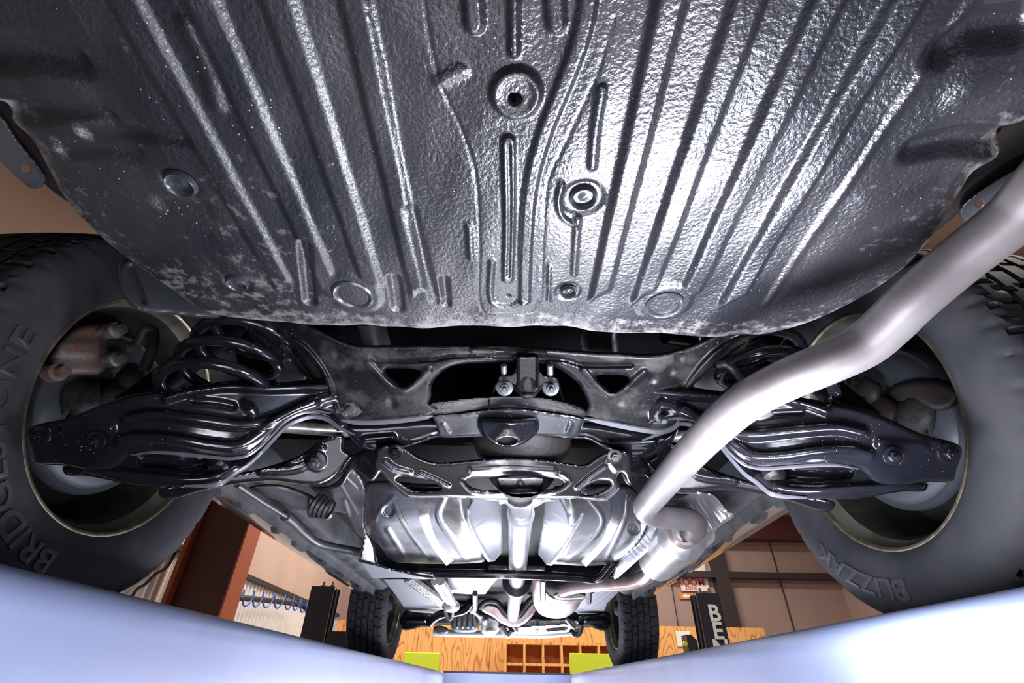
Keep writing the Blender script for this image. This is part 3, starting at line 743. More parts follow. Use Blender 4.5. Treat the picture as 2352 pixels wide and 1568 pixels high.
# calipers and knuckles
for s in (-1, 1):
    mt = RUST if s < 0 else IRON
    cal = stamp('brake_caliper', mt, car, [(108, 850), (118, 812), (150, 770), (190, 747), (245, 745), (272, 757), (264, 772), (245, 782), (250, 806), (277, 822), (274, 838), (250, 842), (226, 860), (168, 860), (140, 866)] if s < 0 else
                [(2040, 900), (2060, 880), (2130, 868), (2180, 880), (2205, 905), (2190, 935), (2150, 945), (2100, 925), (2060, 930)], {'X': -.725} if s < 0 else {'X': .735}, edge=(16, .02), thick=.04, step=4,
                ribs=[([(150, 800), (220, 800)], 30, .008), ([(120, 850), (150, 856)], 12, .01), ([(230, 760), (260, 760)], 12, .012)])
    if s < 0:
        for px_, py_, r in ((262, 826, .011), (128, 855, .012), (262, 759, .012)):
            c = P(px_, py_, X=-.70); MB().lathe(c, (1, -.25, 0), [(-.012, r*1.2), (.006, r*1.2), (.008, r*.8), (.02, r*.75), (.021, .0001)], 16).build('pin_bolt', ZINC if px_ == 262 else RUST, cal)
    m = MB()
    for (px_, py_, X_, r) in ((300, 870, -.72, .026), (180, 915, -.75, .034), (262, 915, -.73, .030), (330, 900, -.70, .022)):
        c = P(px_, py_, X=X_); c[0] = abs(c[0])*s; m.blob(c, (r*.8, r, r*1.1), lump=.22)
    m.build('knuckle', IRON, car, smooth=60)
    bh = [P(285, 800, X=-.66), P(315, 790, X=-.65), P(335, 755, X=-.64), P(352, 760, X=-.635), P(350, 800, X=-.62), P(330, 850, X=-.62)]
    for b_ in bh: b_[0] = abs(b_[0])*s
    MB().tube(bh, .009, 10, smooth=6).build('brake_hose', HOSE if s > 0 else IRON, car)

# ---- suspension: springs, arms ----------------------------------------
for s in (-1, 1):
    m = MB(); pts = []; turns = 5.4; A0 = np.array([-.455, .66, .345]); A1 = np.array([-.432, .70, .60])
    for k in range(int(turns*28)+1):
        t = k/(turns*28); a = t*turns*2*PI; r = .072-.006*t
        c = A0*(1-t)+A1*t; pts.append((c[0]+r*math.cos(a), c[1]+r*math.sin(a), c[2]))
    pts = [(abs(p[0])*s, p[1], p[2]) for p in pts]
    m.tube(pts, .0092, 12); m.build('coil_spring', BLACK, car, smooth=60)
    MB().lathe((-.445*-s if s > 0 else -.445, .72, .60), (0, 0, 1), [(-.012, .0001), (-.012, .075), (.01, .08), (.03, .06)], 32).build('spring_seat', DARK, car)
    # shock absorber leaning behind the spring
    MB().tube([(s*.60, .70, .36), (s*.52, .80, .66)], .024, 16).tube([(s*.63, .66, .27), (s*.60, .70, .37)], .012, 10).build('shock_absorber', DARK, car)
armA = [(63, 988), (88, 974), (160, 958), (240, 925), (305, 905), (386, 893), (458, 884), (528, 874), (573, 878), (637, 878), (732, 869), (800, 866), (805, 960), (761, 949), (726, 945), (685, 952), (653, 971), (621, 1003), (599, 1025),
        (567, 1047), (528, 1054), (477, 1049), (414, 1043), (379, 1041), (344, 1040), (298, 1047), (273, 1068), (245, 1077), (196, 1079), (140, 1068), (81, 1066), (75, 1044), (67, 1015)]
dA = [(70, 1010, .665), (90, 1060, .675), (250, 940, .69), (250, 1070, .70), (400, 900, .72), (400, 1040, .715), (560, 880, .765), (540, 1045, .755), (700, 870, .825), (680, 950, .82), (800, 870, .86), (800, 955, .88)]
stamp('lower_arm', BLACK, car, armA, dA, step=3, edge=(13, .013), thick=.006, mirror=True,
      ribs=[([(292, 962), (350, 952), (450, 962), (560, 975), (640, 960), (720, 925), (770, 912)], 19, .011, 15), ([(275, 1012), (320, 1003), (400, 1008), (480, 1022), (550, 1024), (600, 995), (650, 955), (720, 925)], 19, .011, 15),
            ([(380, 915), (440, 898), (530, 888), (620, 892), (790, 885)], 14, .010, 12), ([(440, 920), (500, 925), (535, 932)], 12, -.006, 10), ([(150, 990), (250, 985)], 22, .006, 20),
            ([(92, 1000)], 26, .008, 14), ([(222, 1012)], 24, -.006, 12)])
armB = [(145, 1070), (151, 1090), (196, 1092), (245, 1101), (281, 1109), (316, 1114), (421, 1118), (475, 1116), (509, 1110), (541, 1087), (573, 1067), (611, 1028), (637, 1001), (656, 981), (685, 966), (720, 957), (755, 966), (775, 990), (800, 975),
        (790, 935), (720, 925), (660, 940), (600, 985), (520, 1025), (420, 1025), (330, 1030), (250, 1055)]
dB = [(160, 1080, .73), (300, 1100, .745), (420, 1110, .76), (500, 1105, .785), (600, 1030, .84), (680, 960, .88), (780, 970, .91), (330, 1035, .76), (520, 1030, .82)]
stamp('lateral_arm', BLACK, car, armB, dB, step=3, edge=(11, .012), thick=.006, mirror=True,
      ribs=[([(200, 1078), (300, 1088), (420, 1098), (490, 1092), (540, 1065)], 16, .008, 14), ([(330, 1055), (420, 1062), (500, 1055)], 20, -.014, 14)])
for s in (-1, 1):
    c = P(505, 1062, d=.80); c[0] = abs(c[0])*s
    MB().lathe(c, (0, -.3, -1), [(-.02, .018), (.008, .018), (.013, .013), (.013, .0001)], 24).build('spring_cup', BLACKD, car)
    for px_, py_, d in ((92, 1000, .657), (222, 1012, .677)):
        c = P(px_, py_, d=d); c[0] = abs(c[0])*s; MB().bolt(c, (-s*.1, -.8, -.5), .0075, .005).build('arm_bolt', BLACK, car)
# trailing link and its bush bracket
trail = [(366, 1122), (369, 1142), (398, 1147), (462, 1128), (560, 1110), (631, 1105), (697, 1113), (735, 1113), (776, 1090), (800, 1062), (812, 1046), (790, 1030), (790, 1000), (740, 1010), (690, 1045), (600, 1075), (520, 1092), (430, 1112)]
dT = [(370, 1130, .83), (460, 1120, .86), (600, 1095, .93), (700, 1100, 1.0), (780, 1080, 1.04), (800, 1010, 1.0), (700, 1040, .97)]
stamp('trailing_arm', BLACK, car, trail, dT, step=3, edge=(10, .012), thick=.012, mirror=True,
      ribs=[([(600, 1080), (690, 1072), (740, 1030)], 14, .008, 12), ([(726, 1058)], 26, .010, 10), ([(640, 1070), (700, 1030)], 9, -.006, 8)])
for s in (-1, 1):
    c = P(727, 1058, d=.975); c[0] = abs(c[0])*s; MB().bolt(c, (0, -.7, -.6), .011, .010).build('bracket_bolt', DGREY, car)
    # bush sleeve / bracket ear
stamp('bush_bracket', BLACKD, car, [(790, 1085), (812, 1046), (850, 1030), (870, 1045), (866, 1080), (848, 1104), (838, 1095), (815, 1078), (800, 1092), (790, 1110), (765, 1125), (735, 1128), (712, 1118), (740, 1118), (770, 1108)], [(790, 1085, 1.04), (850, 1035, 1.0), (848, 1100, 1.03), (735, 1125, 1.1)], step=3, edge=(8, .008), thick=.01, mirror=True)
# drive half shafts and lateral rods
for s in (-1, 1):
    a = P(640, 978, d=.96); b = P(800, 990, d=1.04); a[0] = abs(a[0])*s; b[0] = abs(b[0])*s
    MB().tube([(s*.66, .841, .421), a, b, (s*.15, .93, .47)], .013, 16).build('half_shaft', ZINC, car)
    for k in range(5):
        pass
    MB().lathe((s*.64, .841, .425), (-s, 0, .02), [(0, .045), (.01, .047), (.02, .036), (.03, .043), (.04, .032), (.05, .038), (.06, .026), (.07, .031), (.085, .018)], 24).build('shaft_boot', HOSE, car)
    # upper control arm
    MB().tube([(s*.64, .80, .53), (s*.5, .80, .58), (s*.32, .74, .56)], .02, 12, smooth=6).build('upper_arm', BLACK, car)
    # flanged side bracket by the spring (curved rib plate)
stamp('frame_bracket', BLACKD, car, [(568, 752), (585, 748), (640, 775), (680, 812), (715, 858), (730, 880), (700, 862), (660, 830), (640, 838), (620, 815), (590, 790)], [(570, 750, .80), (640, 790, .83), (720, 870, .88), (620, 815, .85)], step=3, edge=(7, .012), thick=.008, mirror=True,
      ribs=[([(580, 760), (650, 810), (710, 862)], 7, -.008, 6)])
stamp('link_bracket', GREY, car, [(640, 830), (665, 826), (690, 850), (705, 868), (680, 880), (640, 880), (626, 860)], [(640, 830, .92), (700, 868, .93), (640, 880, .95)], step=3, edge=(6, .006), thick=.006, mirror=True)

# ---- rear subframe -----------------------------------------------------
sub = [(520, 700), (560, 735), (600, 750), (650, 772), (690, 812), (722, 840), (741, 868), (756, 912), (762, 942), (774, 958), (792, 969), (830, 968), (900, 964), (977, 955), (1008, 940), (985, 925), (990, 912), (993, 884), (1008, 860), (1037, 842), (1080, 834), (1170, 832), (1240, 834), (1290, 850),
       (1325, 878), (1340, 903), (1350, 930), (1345, 950), (1380, 963), (1437, 976), (1500, 987), (1530, 988), (1556, 972), (1565, 940), (1576, 910), (1608, 866), (1652, 828), (1700, 790), (1745, 770), (1790, 740), (1740, 715), (1690, 740), (1640, 765), (1583, 792), (1514, 812), (1450, 811), (1350, 806), (1250, 798), (1150, 792), (1000, 792), (900, 792), (825, 792), (790, 782), (750, 763), (700, 740), (640, 715)]
dS = [(520, 700, .80), (650, 760, .79), (792, 969, .885), (977, 955, .90), (1100, 800, .80), (1165, 830, .83), (825, 795, .79), (1350, 960, .905), (1530, 985, .895), (1515, 812, .80), (1700, 780, .80), (1780, 740, .80)]
subf = stamp('rear_subframe', BLACKD, car, sub, dS, step=3, edge=(12, .016), hedge=(10, .012), thick=.012,
    holes=[[(885, 850), (925, 846), (962, 850), (964, 860), (934, 885), (920, 884)], [(1368, 864), (1400, 861), (1440, 863), (1443, 874), (1412, 899), (1400, 898)]],
    ribs=[([(855, 820), (870, 828), (990, 826), (1040, 818), (1175, 818)], 8, -.007, 6), ([(1235, 822), (1300, 826), (1340, 838), (1450, 838)], 8, -.007, 6),
          ([(845, 835), (900, 890), (930, 893), (985, 850)], 12, .006, 10), ([(1340, 850), (1395, 905), (1420, 903), (1480, 855)], 12, .006, 10),
          ([(640, 765), (700, 800), (750, 870), (770, 945)], 12, .009, 11), ([(1560, 950), (1580, 890), (1640, 815), (1720, 765)], 12, .009, 11),
          ([(1085, 805), (1250, 812)], 9, .006, 9), ([(808, 940)], 26, -.005, 14), ([(1515, 945)], 26, -.005, 14), ([(800, 843)], 16, -.003, 14), ([(775, 815)], 14, -.003, 12), ([(1540, 850)], 16, -.003, 14), ([(1560, 820)], 16, -.003, 14), ([(1500, 868)], 16, -.003, 14), ([(900, 925)], 16, -.004, 14), ([(1430, 920)], 16, -.004, 14)])
m = MB()
for px_, py_, d in ((808, 930, .875), (1513, 948, .88)):
    m = MB().bolt(P(px_, py_, d=d), (-.02, -.62, -.78), .0125, .022)
    m.build('mounting_bolt', DGREY, subf)
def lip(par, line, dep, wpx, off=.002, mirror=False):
    """narrow turned-down flange along a pressed edge, pale to paint in its highlight"""
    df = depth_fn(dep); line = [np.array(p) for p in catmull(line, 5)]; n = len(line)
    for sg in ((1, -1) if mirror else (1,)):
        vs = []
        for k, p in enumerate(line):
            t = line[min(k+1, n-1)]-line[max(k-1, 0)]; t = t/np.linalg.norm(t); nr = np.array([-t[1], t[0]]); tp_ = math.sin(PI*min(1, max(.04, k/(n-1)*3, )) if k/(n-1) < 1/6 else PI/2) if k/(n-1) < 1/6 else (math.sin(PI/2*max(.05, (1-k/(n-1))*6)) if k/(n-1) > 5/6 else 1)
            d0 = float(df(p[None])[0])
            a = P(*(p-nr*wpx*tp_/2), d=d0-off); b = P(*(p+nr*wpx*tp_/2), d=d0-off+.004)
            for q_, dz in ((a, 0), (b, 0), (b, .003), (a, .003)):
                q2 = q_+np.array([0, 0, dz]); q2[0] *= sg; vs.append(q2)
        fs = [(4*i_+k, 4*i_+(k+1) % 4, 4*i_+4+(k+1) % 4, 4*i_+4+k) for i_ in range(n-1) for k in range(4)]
        mk('flange_edge_highlight', vs, fs, LIP, par if sg == 1 else car, 60)
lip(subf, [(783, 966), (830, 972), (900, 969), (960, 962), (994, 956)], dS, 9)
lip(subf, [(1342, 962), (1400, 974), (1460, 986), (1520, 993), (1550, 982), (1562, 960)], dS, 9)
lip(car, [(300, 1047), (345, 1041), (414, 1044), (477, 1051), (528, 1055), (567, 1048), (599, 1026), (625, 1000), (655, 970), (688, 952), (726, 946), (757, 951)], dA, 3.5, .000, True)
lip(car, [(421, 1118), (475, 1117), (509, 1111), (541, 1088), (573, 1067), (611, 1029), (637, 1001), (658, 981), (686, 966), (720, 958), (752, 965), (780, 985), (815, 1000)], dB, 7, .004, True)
# forward tube of the subframe
stamp('front_tube', BLACK, car, [(752, 962), (800, 972), (900, 968), (995, 962), (1345, 968), (1440, 982), (1530, 995), (1560, 980), (1548, 1008), (1520, 1035), (1480, 1050), (1437, 1050), (1400, 1035), (1372, 1020), (1345, 1008), (1005, 1004), (970, 1015), (920, 1030), (870, 1036), (830, 1030), (808, 1010), (790, 985)],
      [(760, 965, .93), (830, 1030, .96), (1000, 985, 1.0), (1345, 985, 1.0), (1437, 1045, .98), (1550, 985, .94)], step=3, edge=(18, .022), thick=.03, ribs=[([(840, 1010), (900, 1005)], 14, .008, 12), ([(1400, 1020), (1500, 1015)], 16, .008, 14)])
stamp('centre_sleeve', TANK, car, [(992, 953), (1060, 946), (1110, 938), (1160, 935), (1210, 937), (1270, 946), (1342, 960), (1335, 985), (1325, 1004), (1280, 1002), (1160, 1000), (1060, 1004), (1008, 1003), (1006, 990), (1000, 970)],
      [(992, 953, .955), (1342, 960, .955), (1005, 1004, .985), (1325, 1004, .985), (1165, 936, .935), (1165, 1000, .965)], step=3, edge=(8, .014), thick=.02, ribs=[([(1018, 975), (1028, 990)], 8, .006, 7), ([(1310, 975), (1304, 990)], 8, .006, 7), ([(1060, 950), (1170, 940), (1280, 952)], 7, .004, 6)])
stamp('upper_tube', BLACKD, car, [(978, 950), (980, 928), (1030, 918), (1100, 911), (1160, 908), (1230, 910), (1290, 920), (1335, 934), (1350, 955), (1280, 946), (1210, 938), (1160, 936), (1100, 939), (1040, 948)],
      [(978, 940, .90), (1350, 945, .905), (1165, 910, .88), (1165, 936, .92), (1040, 948, .92)], step=3, edge=(6, .012), thick=.02)
cup = stamp('mount_cup', BLACK, car, [(1096, 962), (1108, 958), (1150, 962), (1190, 962), (1228, 959), (1238, 966), (1237, 988), (1225, 1003), (1200, 1020), (1166, 1026), (1136, 1020), (1112, 1005), (1098, 985)],
      [(1096, 962, .935), (1238, 965, .935), (1166, 1024, .945), (1166, 985, .915)], step=2.5, edge=(12, .018), hedge=(4, .003), thick=.012, holes=[[(1141, 1013), (1153, 1005), (1168, 1003), (1183, 1006), (1189, 1013), (1181, 1020), (1165, 1023), (1148, 1020)]])
stamp('cup_hole_shade', DARK, cup, [(1135, 1000), (1165, 996), (1196, 1000), (1192, 1018), (1165, 1022), (1140, 1018)], .965, step=3, edge=(3, .001))  # dark sheet behind the hole, put in as its shade
# exhaust hanger bracket in the middle
hb = stamp('hanger_bracket', BLACKD, car, [(1186, 820), (1212, 818), (1237, 820), (1240, 850), (1252, 862), (1278, 866), (1281, 880), (1262, 882), (1243, 886), (1228, 905), (1200, 905), (1184, 886), (1168, 880), (1145, 879), (1144, 862), (1172, 860), (1184, 846)],
      [(1186, 820, .80), (1237, 820, .80), (1145, 875, .835), (1281, 878, .835), (1212, 905, .86)], step=2.5, edge=(5, .010), thick=.02, ribs=[([(1190, 818), (1190, 890)], 3.5, .010, 3), ([(1234, 818), (1234, 890)], 3.5, .010, 3), ([(1212, 880), (1212, 900)], 18, -.006, 10)])
for x_ in (1159, 1265):
    MB().bolt(P(x_, 890, d=.845), (0, -.75, -.65), .0085, .012).build('bracket_nut', DGREY, hb)
    MB().tube([P(x_-2, 838, d=.83), P(x_, 885, d=.85)], .0055, 10).build('stud', ZINC, hb)
hp_ = [(1122, 938, .905), (1132, 905, .89), (1145, 882, .865), (1172, 882, .862), (1186, 896, .866), (1200, 911, .868), (1226, 911, .868), (1240, 896, .866), (1254, 882, .862), (1280, 884, .865), (1288, 905, .885), (1296, 930, .90), (1325, 945, .91)]
c_ = [P(a, b, d=d) for a, b, d in hp_]; c_ = catmull(c_, 4)
vs = []
for p in c_: vs += [p+np.array([0, -.012, -.002]), p+np.array([0, .022, .008]), p+np.array([0, .022, .012]), p+np.array([0, -.012, .002])]
fs = [(4*i+k, 4*i+(k+1) % 4, 4*i+4+(k+1) % 4, 4*i+4+k) for i in range(len(c_)-1) for k in range(4)]
mk('hanger_strap', vs, fs, BLACKD, hb, 40)

# ---- lower brace -------------------------------------------------------
brace = [(866, 1034), (879, 1023), (900, 1021), (922, 1023), (945, 1037), (965, 1050), (1003, 1062), (1080, 1056), (1165, 1051), (1250, 1055), (1320, 1066), (1345, 1066), (1365, 1052), (1394, 1037), (1431, 1034), (1448, 1046), (1450, 1080), (1451, 1112), (1440, 1106), (1432, 1090), (1424, 1086), (1418, 1100), (1425, 1120), (1405, 1142), (1388, 1152), (1330, 1146), (1250, 1146), (1150, 1147), (1020, 1143), (937, 1143), (920, 1132), (895, 1108), (882, 1092), (874, 1086), (868, 1095), (858, 1104), (848, 1104), (860, 1080)]
dBr = [(879, 1028, .93), (1431, 1038, .93), (1003, 1062, 1.0), (1165, 1052, 1.0), (1320, 1066, 1.0), (937, 1143, 1.12), (1165, 1146, 1.14), (1388, 1152, 1.12), (850, 1100, 1.0), (1450, 1108, 1.0)]
br = stamp('lower_brace', BLACK, car, brace, dBr, step=2.5, edge=(8, .020), hedge=(7, .010), thick=.01,
    holes=[[(911, 1099), (928, 1094), (965, 1100), (1000, 1110), (1014, 1120), (1008, 1125), (951, 1126), (925, 1110)], [(1070, 1106), (1084, 1097), (1130, 1096), (1180, 1096), (1279, 1099), (1293, 1110), (1267, 1122), (1180, 1125), (1094, 1122)], [(1334, 1129), (1368, 1106), (1400, 1105), (1402, 1113), (1374, 1132), (1340, 1136)]],
    ribs=[([(1085, 1080), (1170, 1076), (1270, 1082)], 13, .010, 12), ([(885, 1060), (905, 1075), (940, 1085)], 12, .010, 12), ([(965, 1085), (1000, 1100), (1030, 1115)], 7, .008, 6), ([(1390, 1070), (1360, 1090), (1325, 1120)], 7, .008, 6), ([(1405, 1062), (1415, 1075)], 14, .008, 12), ([(1060, 1105), (1085, 1130), (1170, 1134), (1275, 1130), (1310, 1105), (1290, 1088)], 6, .008, 6)])
for px_, py_ in ((909, 1037), (1411, 1048)): MB().bolt(P(px_, py_, d=.935), (0, -.75, -.65), .0085, .003).build('brace_bolt', BLACKD, br)

# ---- differential and driveshaft --------------------------------------
dm = MB(); c = np.array([.05, 1.04, .47]); dm.blob(c, (.115, .11, .085), 28, 18)
dm.lathe((.05, 1.09, .43), (0, 1, -.12), [(0, .085), (.05, .07), (.10, .05), (.13, .042), (.15, .042)], 24)
dm.build('differential', IRON, car, smooth=40)
stamp('differential_cover', ALU, car, [(1132, 1098), (1165, 1094), (1250, 1094), (1262, 1105), (1258, 1122), (1200, 1126), (1140, 1124)], 1.20, step=3, edge=(6, .01), thick=.02, ribs=[([(1195, 1110), (1200, 1122)], 10, .008, 8)])
skirt = [(1112, 1147), (1140, 1150), (1148, 1158), (1160, 1156), (1172, 1170), (1188, 1180), (1205, 1178), (1222, 1168), (1240, 1160), (1252, 1152), (1275, 1150), (1260, 1138), (1130, 1138)]
stamp('differential_flange', ALU, car, skirt, [(1112, 1147, 1.22), (1275, 1150, 1.22), (1190, 1178, 1.25)], step=2.5, edge=(8, .02), thick=.03, smooth=0)
ds = MB()
a, b, c_ = P(1197, 1168, Z=.375), P(1187, 1334, Z=.365), P(1178, 1412, Z=.345)
ds.tube([a, a*.96+b*.04], [.026, .030], 24); ds.tube([a*.96+b*.04, a*.9+b*.1, b], [.037, .034, .034], 32)
shf = ds.build('driveshaft', SHAFT, car, smooth=45)
MB().lathe(b, b-a, [(-.02, .034), (0, .06), (.02, .064), (.035, .06), (.04, .045), (.05, .036)], 32).build('centre_bearing', HOSE, shf)
MB().tube([b, c_], [.034, .034], 28).tube([b*.95+c_*.05, b*.93+c_*.07], .044, 24).blob(c_, (.038, .05, .036)).build('front_shaft', SHAFT, shf)
for s in (-1, 1):
    q = b*.8+a*.2
    MB().box((q[0]+s*.075, q[1]+.1, q[2]+.03), (.08, .03, .02), ch=.004).build('bearing_bracket', ZINC, shf)

# ---- fuel tank ---------------------------------------------------------
dTk = [(850, 1130, 1.20), (1110, 1130, 1.20), (865, 1195, 1.27), (1090, 1198, 1.27), (870, 1250, 1.44), (1100, 1250, 1.45), (900, 1290, 1.66), (1105, 1292, 1.67)]
tk1 = [(833, 1130), (836, 1180), (839, 1219), (868, 1249), (885, 1270), (898, 1284), (919, 1292), (1020, 1294), (1095, 1292), (1115, 1286), (1100, 1240), (1080, 1180), (1080, 1120), (960, 1110), (850, 1105)]
r1 = [([(860, 1195), (875, 1170), (905, 1140)], 8, .006, 8), ([(892, 1172)], 16, -.012, 6), ([(905, 1150), (925, 1200), (990, 1290)], 6, .004, 6), ([(1020, 1140), (1006, 1185), (1040, 1240), (1075, 1290)], 10, .008, 9), ([(890, 1215), (930, 1280)], 9, .008, 9)]
tank = stamp('fuel_tank', TANK, car, tk1, dTk, step=3, edge=(26, .05), thick=.05, ribs=r1)
mt = lambda pts: [(x2, y2) for x2, y2 in pts]
tk2 = [(1270, 1120), (1300, 1115), (1440, 1112), (1462, 1130), (1478, 1160), (1490, 1189), (1480, 1220), (1465, 1245), (1440, 1273), (1410, 1293), (1345, 1299), (1290, 1296), (1268, 1292), (1290, 1240), (1300, 1180)]
dTk2 = [(1270, 1130, 1.20), (1450, 1130, 1.20), (1290, 1198, 1.27), (1470, 1195, 1.27), (1290, 1250, 1.45), (1440, 1250, 1.44), (1290, 1292, 1.67), (1400, 1292, 1.66)]
stamp('fuel_tank', TANK, car, tk2, dTk2, step=3, edge=(26, .05), thick=.05, ribs=[([(1350, 1140), (1385, 1195), (1350, 1250), (1300, 1290)], 8, .007, 8), ([(1442, 1140), (1438, 1185), (1410, 1250), (1390, 1290)], 8, .006, 8), ([(1457, 1214)], 15, -.012, 6)])
def strap(name, line, wpx, dep, off, m_, par):
    """flat band following a drawn centre line"""
    line = catmull(line, 6); vs = []; df = depth_fn(dep)
    for k, p in enumerate(line):
        t = np.array(line[min(k+1, len(line)-1)])-np.array(line[max(k-1, 0)]); t = t/np.linalg.norm(t); nrm = np.array([-t[1], t[0]])
        for sgn in (-1, 1):
            for dz in (0, .004):
                qq = (np.array(p)+nrm*sgn*wpx/2)[None]
                vs.append(unproj(qq, df(np.array(p)[None])-off+dz)[0])
    fs = []
    for i_ in range(len(line)-1):
        b_ = 4*i_
        fs += [(b_, b_+2, b_+6, b_+4), (b_+1, b_+5, b_+7, b_+3), (b_, b_+4, b_+5, b_+1), (b_+2, b_+3, b_+7, b_+6)]
    return mk(name, vs, fs, m_, par, 60)
strap('tank_strap', [(972, 1125), (972, 1160), (976, 1192), (1000, 1244), (1035, 1292)], 24, dTk, .012, TANK, tank)
strap('tank_strap', [(1412, 1130), (1416, 1165), (1412, 1195), (1388, 1240), (1338, 1294)], 22, dTk2, .012, TANK, tank)
dsh = [(1083, 1148, 1.24), (1154, 1150, 1.32), (1071, 1195, 1.25), (1154, 1200, 1.36), (1121, 1290, 1.60), (1150, 1268, 1.62)]
shl = stamp('heat_shield', SHIELDW, car, [(1083, 1128), (1085, 1148), (1071, 1171), (1071, 1195), (1086, 1234), (1104, 1266), (1121, 1290), (1136, 1289), (1154, 1267), (1154, 1200), (1156, 1128)], dsh, step=2.5, edge=(5, .008), thick=.006, smooth=0,
      ribs=[([(a_, b_), (a_+62, b_-42)], 2, -.004, 2) for a_, b_ in ((1085, 1236), (1095, 1260), (1108, 1283), (1088, 1210))]+[([(1080, 1160), (1078, 1195), (1100, 1245), (1124, 1284)], 4, .006, 4)])
dsh2 = [(1246, 1150, 1.32), (1324, 1150, 1.24), (1246, 1204, 1.36), (1340, 1190, 1.25), (1238, 1268, 1.62), (1267, 1297, 1.60)]
stamp('heat_shield', SHIELDW, car, [(1250, 1128), (1246, 1204), (1236, 1262), (1236, 1272), (1255, 1297), (1267, 1299), (1285, 1280), (1302, 1258), (1336, 1198), (1342, 1177), (1324, 1150), (1322, 1128)], dsh2, step=2.5, edge=(5, .008), thick=.006, smooth=0,
      ribs=[([(a_, b_), (a_+60, b_+42)], 2, -.004, 2) for a_, b_ in ((1248, 1195), (1244, 1225), (1256, 1165))]+[([(1330, 1160), (1333, 1190), (1300, 1250), (1268, 1290)], 4, .006, 4)])
# ---- cross bar under the tank with its left gusset -------------------
cb = MB().tube([P(980, 1316, Z=.325), P(1187, 1319, Z=.325), P(1330, 1326, Z=.325), P(1365, 1330, Z=.325), P(1385, 1321, Z=.33), P(1408, 1294, Z=.36), P(1440, 1290, Z=.40)], .0165, 16, smooth=8, squash=.9).build('cross_bar', BLACK, car)
stamp('gusset', BLACK, car, [(824, 1289), (838, 1215), (852, 1230), (862, 1255), (866, 1292), (900, 1305), (950, 1312), (1000, 1314), (1000, 1330), (960, 1324), (900, 1310), (860, 1298)], [(830, 1287, 1.52), (840, 1220, 1.50), (1000, 1322, 1.68), (900, 1300, 1.6)], step=2.5, edge=(4, .008), thick=.012, smooth=0)
stamp('gusset_plate', SHIELDW, car, [(828, 1292), (860, 1298), (900, 1308), (950, 1318), (994, 1329), (970, 1330), (918, 1326), (855, 1328)], [(828, 1292, 1.56), (994, 1329, 1.72), (855, 1328, 1.75)], step=2.5, edge=(3, .004), thick=.01, smooth=0)

# ---- exhaust -----------------------------------------------------------
tp = [(2480, 330, .45), (2400, 420, .475), (2330, 497, .50), (2200, 600, .535), (2090, 695, .56), (2040, 745, .575), (1985, 792, .59), (1900, 833, .605), (1800, 875, .63), (1720, 918, .66), (1640, 985, .72), (1560, 1070, .84), (1500, 1140, .98), (1482, 1166, 1.05), (1500, 1182, 1.10), (1545, 1188, 1.13), (1585, 1194, 1.16), (1598, 1208, 1.19), (1586, 1226, 1.24)]
ex = MB().tube([P(a, b, d=d) for a, b, d in tp], .0268, 32, smooth=8).build('tail_pipe', PIPE, car, smooth=60)
A = P(1568, 1226, d=1.26); B = P(1505, 1292, d=1.62); L_ = float(np.linalg.norm(B-A))
mf = MB().lathe(A, B-A, [(-.012, .0001), (-.012, .030), (-.004, .045), (.004, .058), (.010, .064), (.02, .0615), (.03, .064), (.04, .063), (L_-.05, .063), (L_-.02, .055), (L_, .026)], 40).build('muffler', SHIELD, car, smooth=50, label='bright cylindrical rear silencer')
MB().lathe(A, B-A, [(-.03, .0275), (-.03, .034), (-.012, .036), (.0, .044), (.002, .0275)], 28).build('pipe_flange', RUSTPIPE, mf)
MB().tube([B, P(1487, 1322, d=1.78), P(1450, 1337, d=1.86), P(1380, 1342, d=1.96), P(1318, 1348, d=2.05), P(1290, 1356, d=2.1)], .026, 20, smooth=6).build('middle_pipe', RUSTPIPE, car, smooth=60)
stamp('muffler_shield', SHIELD, car, [(1500, 1175), (1547, 1128), (1604, 1130), (1635, 1135), (1655, 1153), (1669, 1172), (1684, 1180), (1682, 1190), (1663, 1202), (1643, 1221), (1641, 1243), (1594, 1276), (1551, 1301), (1530, 1290), (1530, 1220)], [(1547, 1128, 1.30), (1655, 1153, 1.26), (1684, 1184, 1.25), (1641, 1243, 1.42), (1551, 1300, 1.75), (1560, 1220, 1.45)], step=3, edge=(5, .008), thick=.004,
      ribs=[([(1600, 1150), (1640, 1215)], 5, .006, 5), ([(1618, 1150), (1655, 1200)], 4, -.005, 4), ([(1632, 1150), (1668, 1185)], 4, .005, 4), ([(1590, 1160), (1625, 1220)], 4, -.004, 4)])
stamp('shield_fin', SHIELD, car, [(1520, 1200), (1510, 1235), (1490, 1262), (1467, 1284), (1440, 1308), (1412, 1330), (1409, 1315), (1426, 1284), (1455, 1258), (1480, 1225), (1495, 1196)], [(1515, 1205, 1.28), (1412, 1325, 1.72), (1480, 1225, 1.4), (1467, 1284, 1.5)], step=2.5, edge=(3, .004), thick=.004,
      ribs=[([(1440+8*k, 1262-8*k+4), (1455+8*k, 1285-8*k)], 2.5, .004, 2.5) for k in range(6)])
stamp('resonator', RUSTPIPE, car, [(1222, 1325), (1222, 1360), (1226, 1388), (1240, 1410), (1270, 1420), (1300, 1417), (1322, 1402), (1335, 1382), (1344, 1371), (1300, 1374), (1262, 1366), (1243, 1330)], [(1222, 1325, 2.3), (1270, 1420, 2.75), (1344, 1371, 2.4), (1270, 1380, 2.35)], step=2, edge=(16, .06), thick=.05)
stamp('flex_joint', ALU, car, [(1270, 1368), (1285, 1358), (1320, 1358), (1345, 1364), (1348, 1372), (1320, 1376), (1285, 1376)], 2.3, step=2, edge=(5, .03), thick=.03)
MB().tube([P(1650, 838, d=.74), P(1665, 835, d=.73), P(1685, 850, d=.73), P(1707, 878, d=.72)], .0055, 10, smooth=5).build('hanger_rod', HOSE, car)
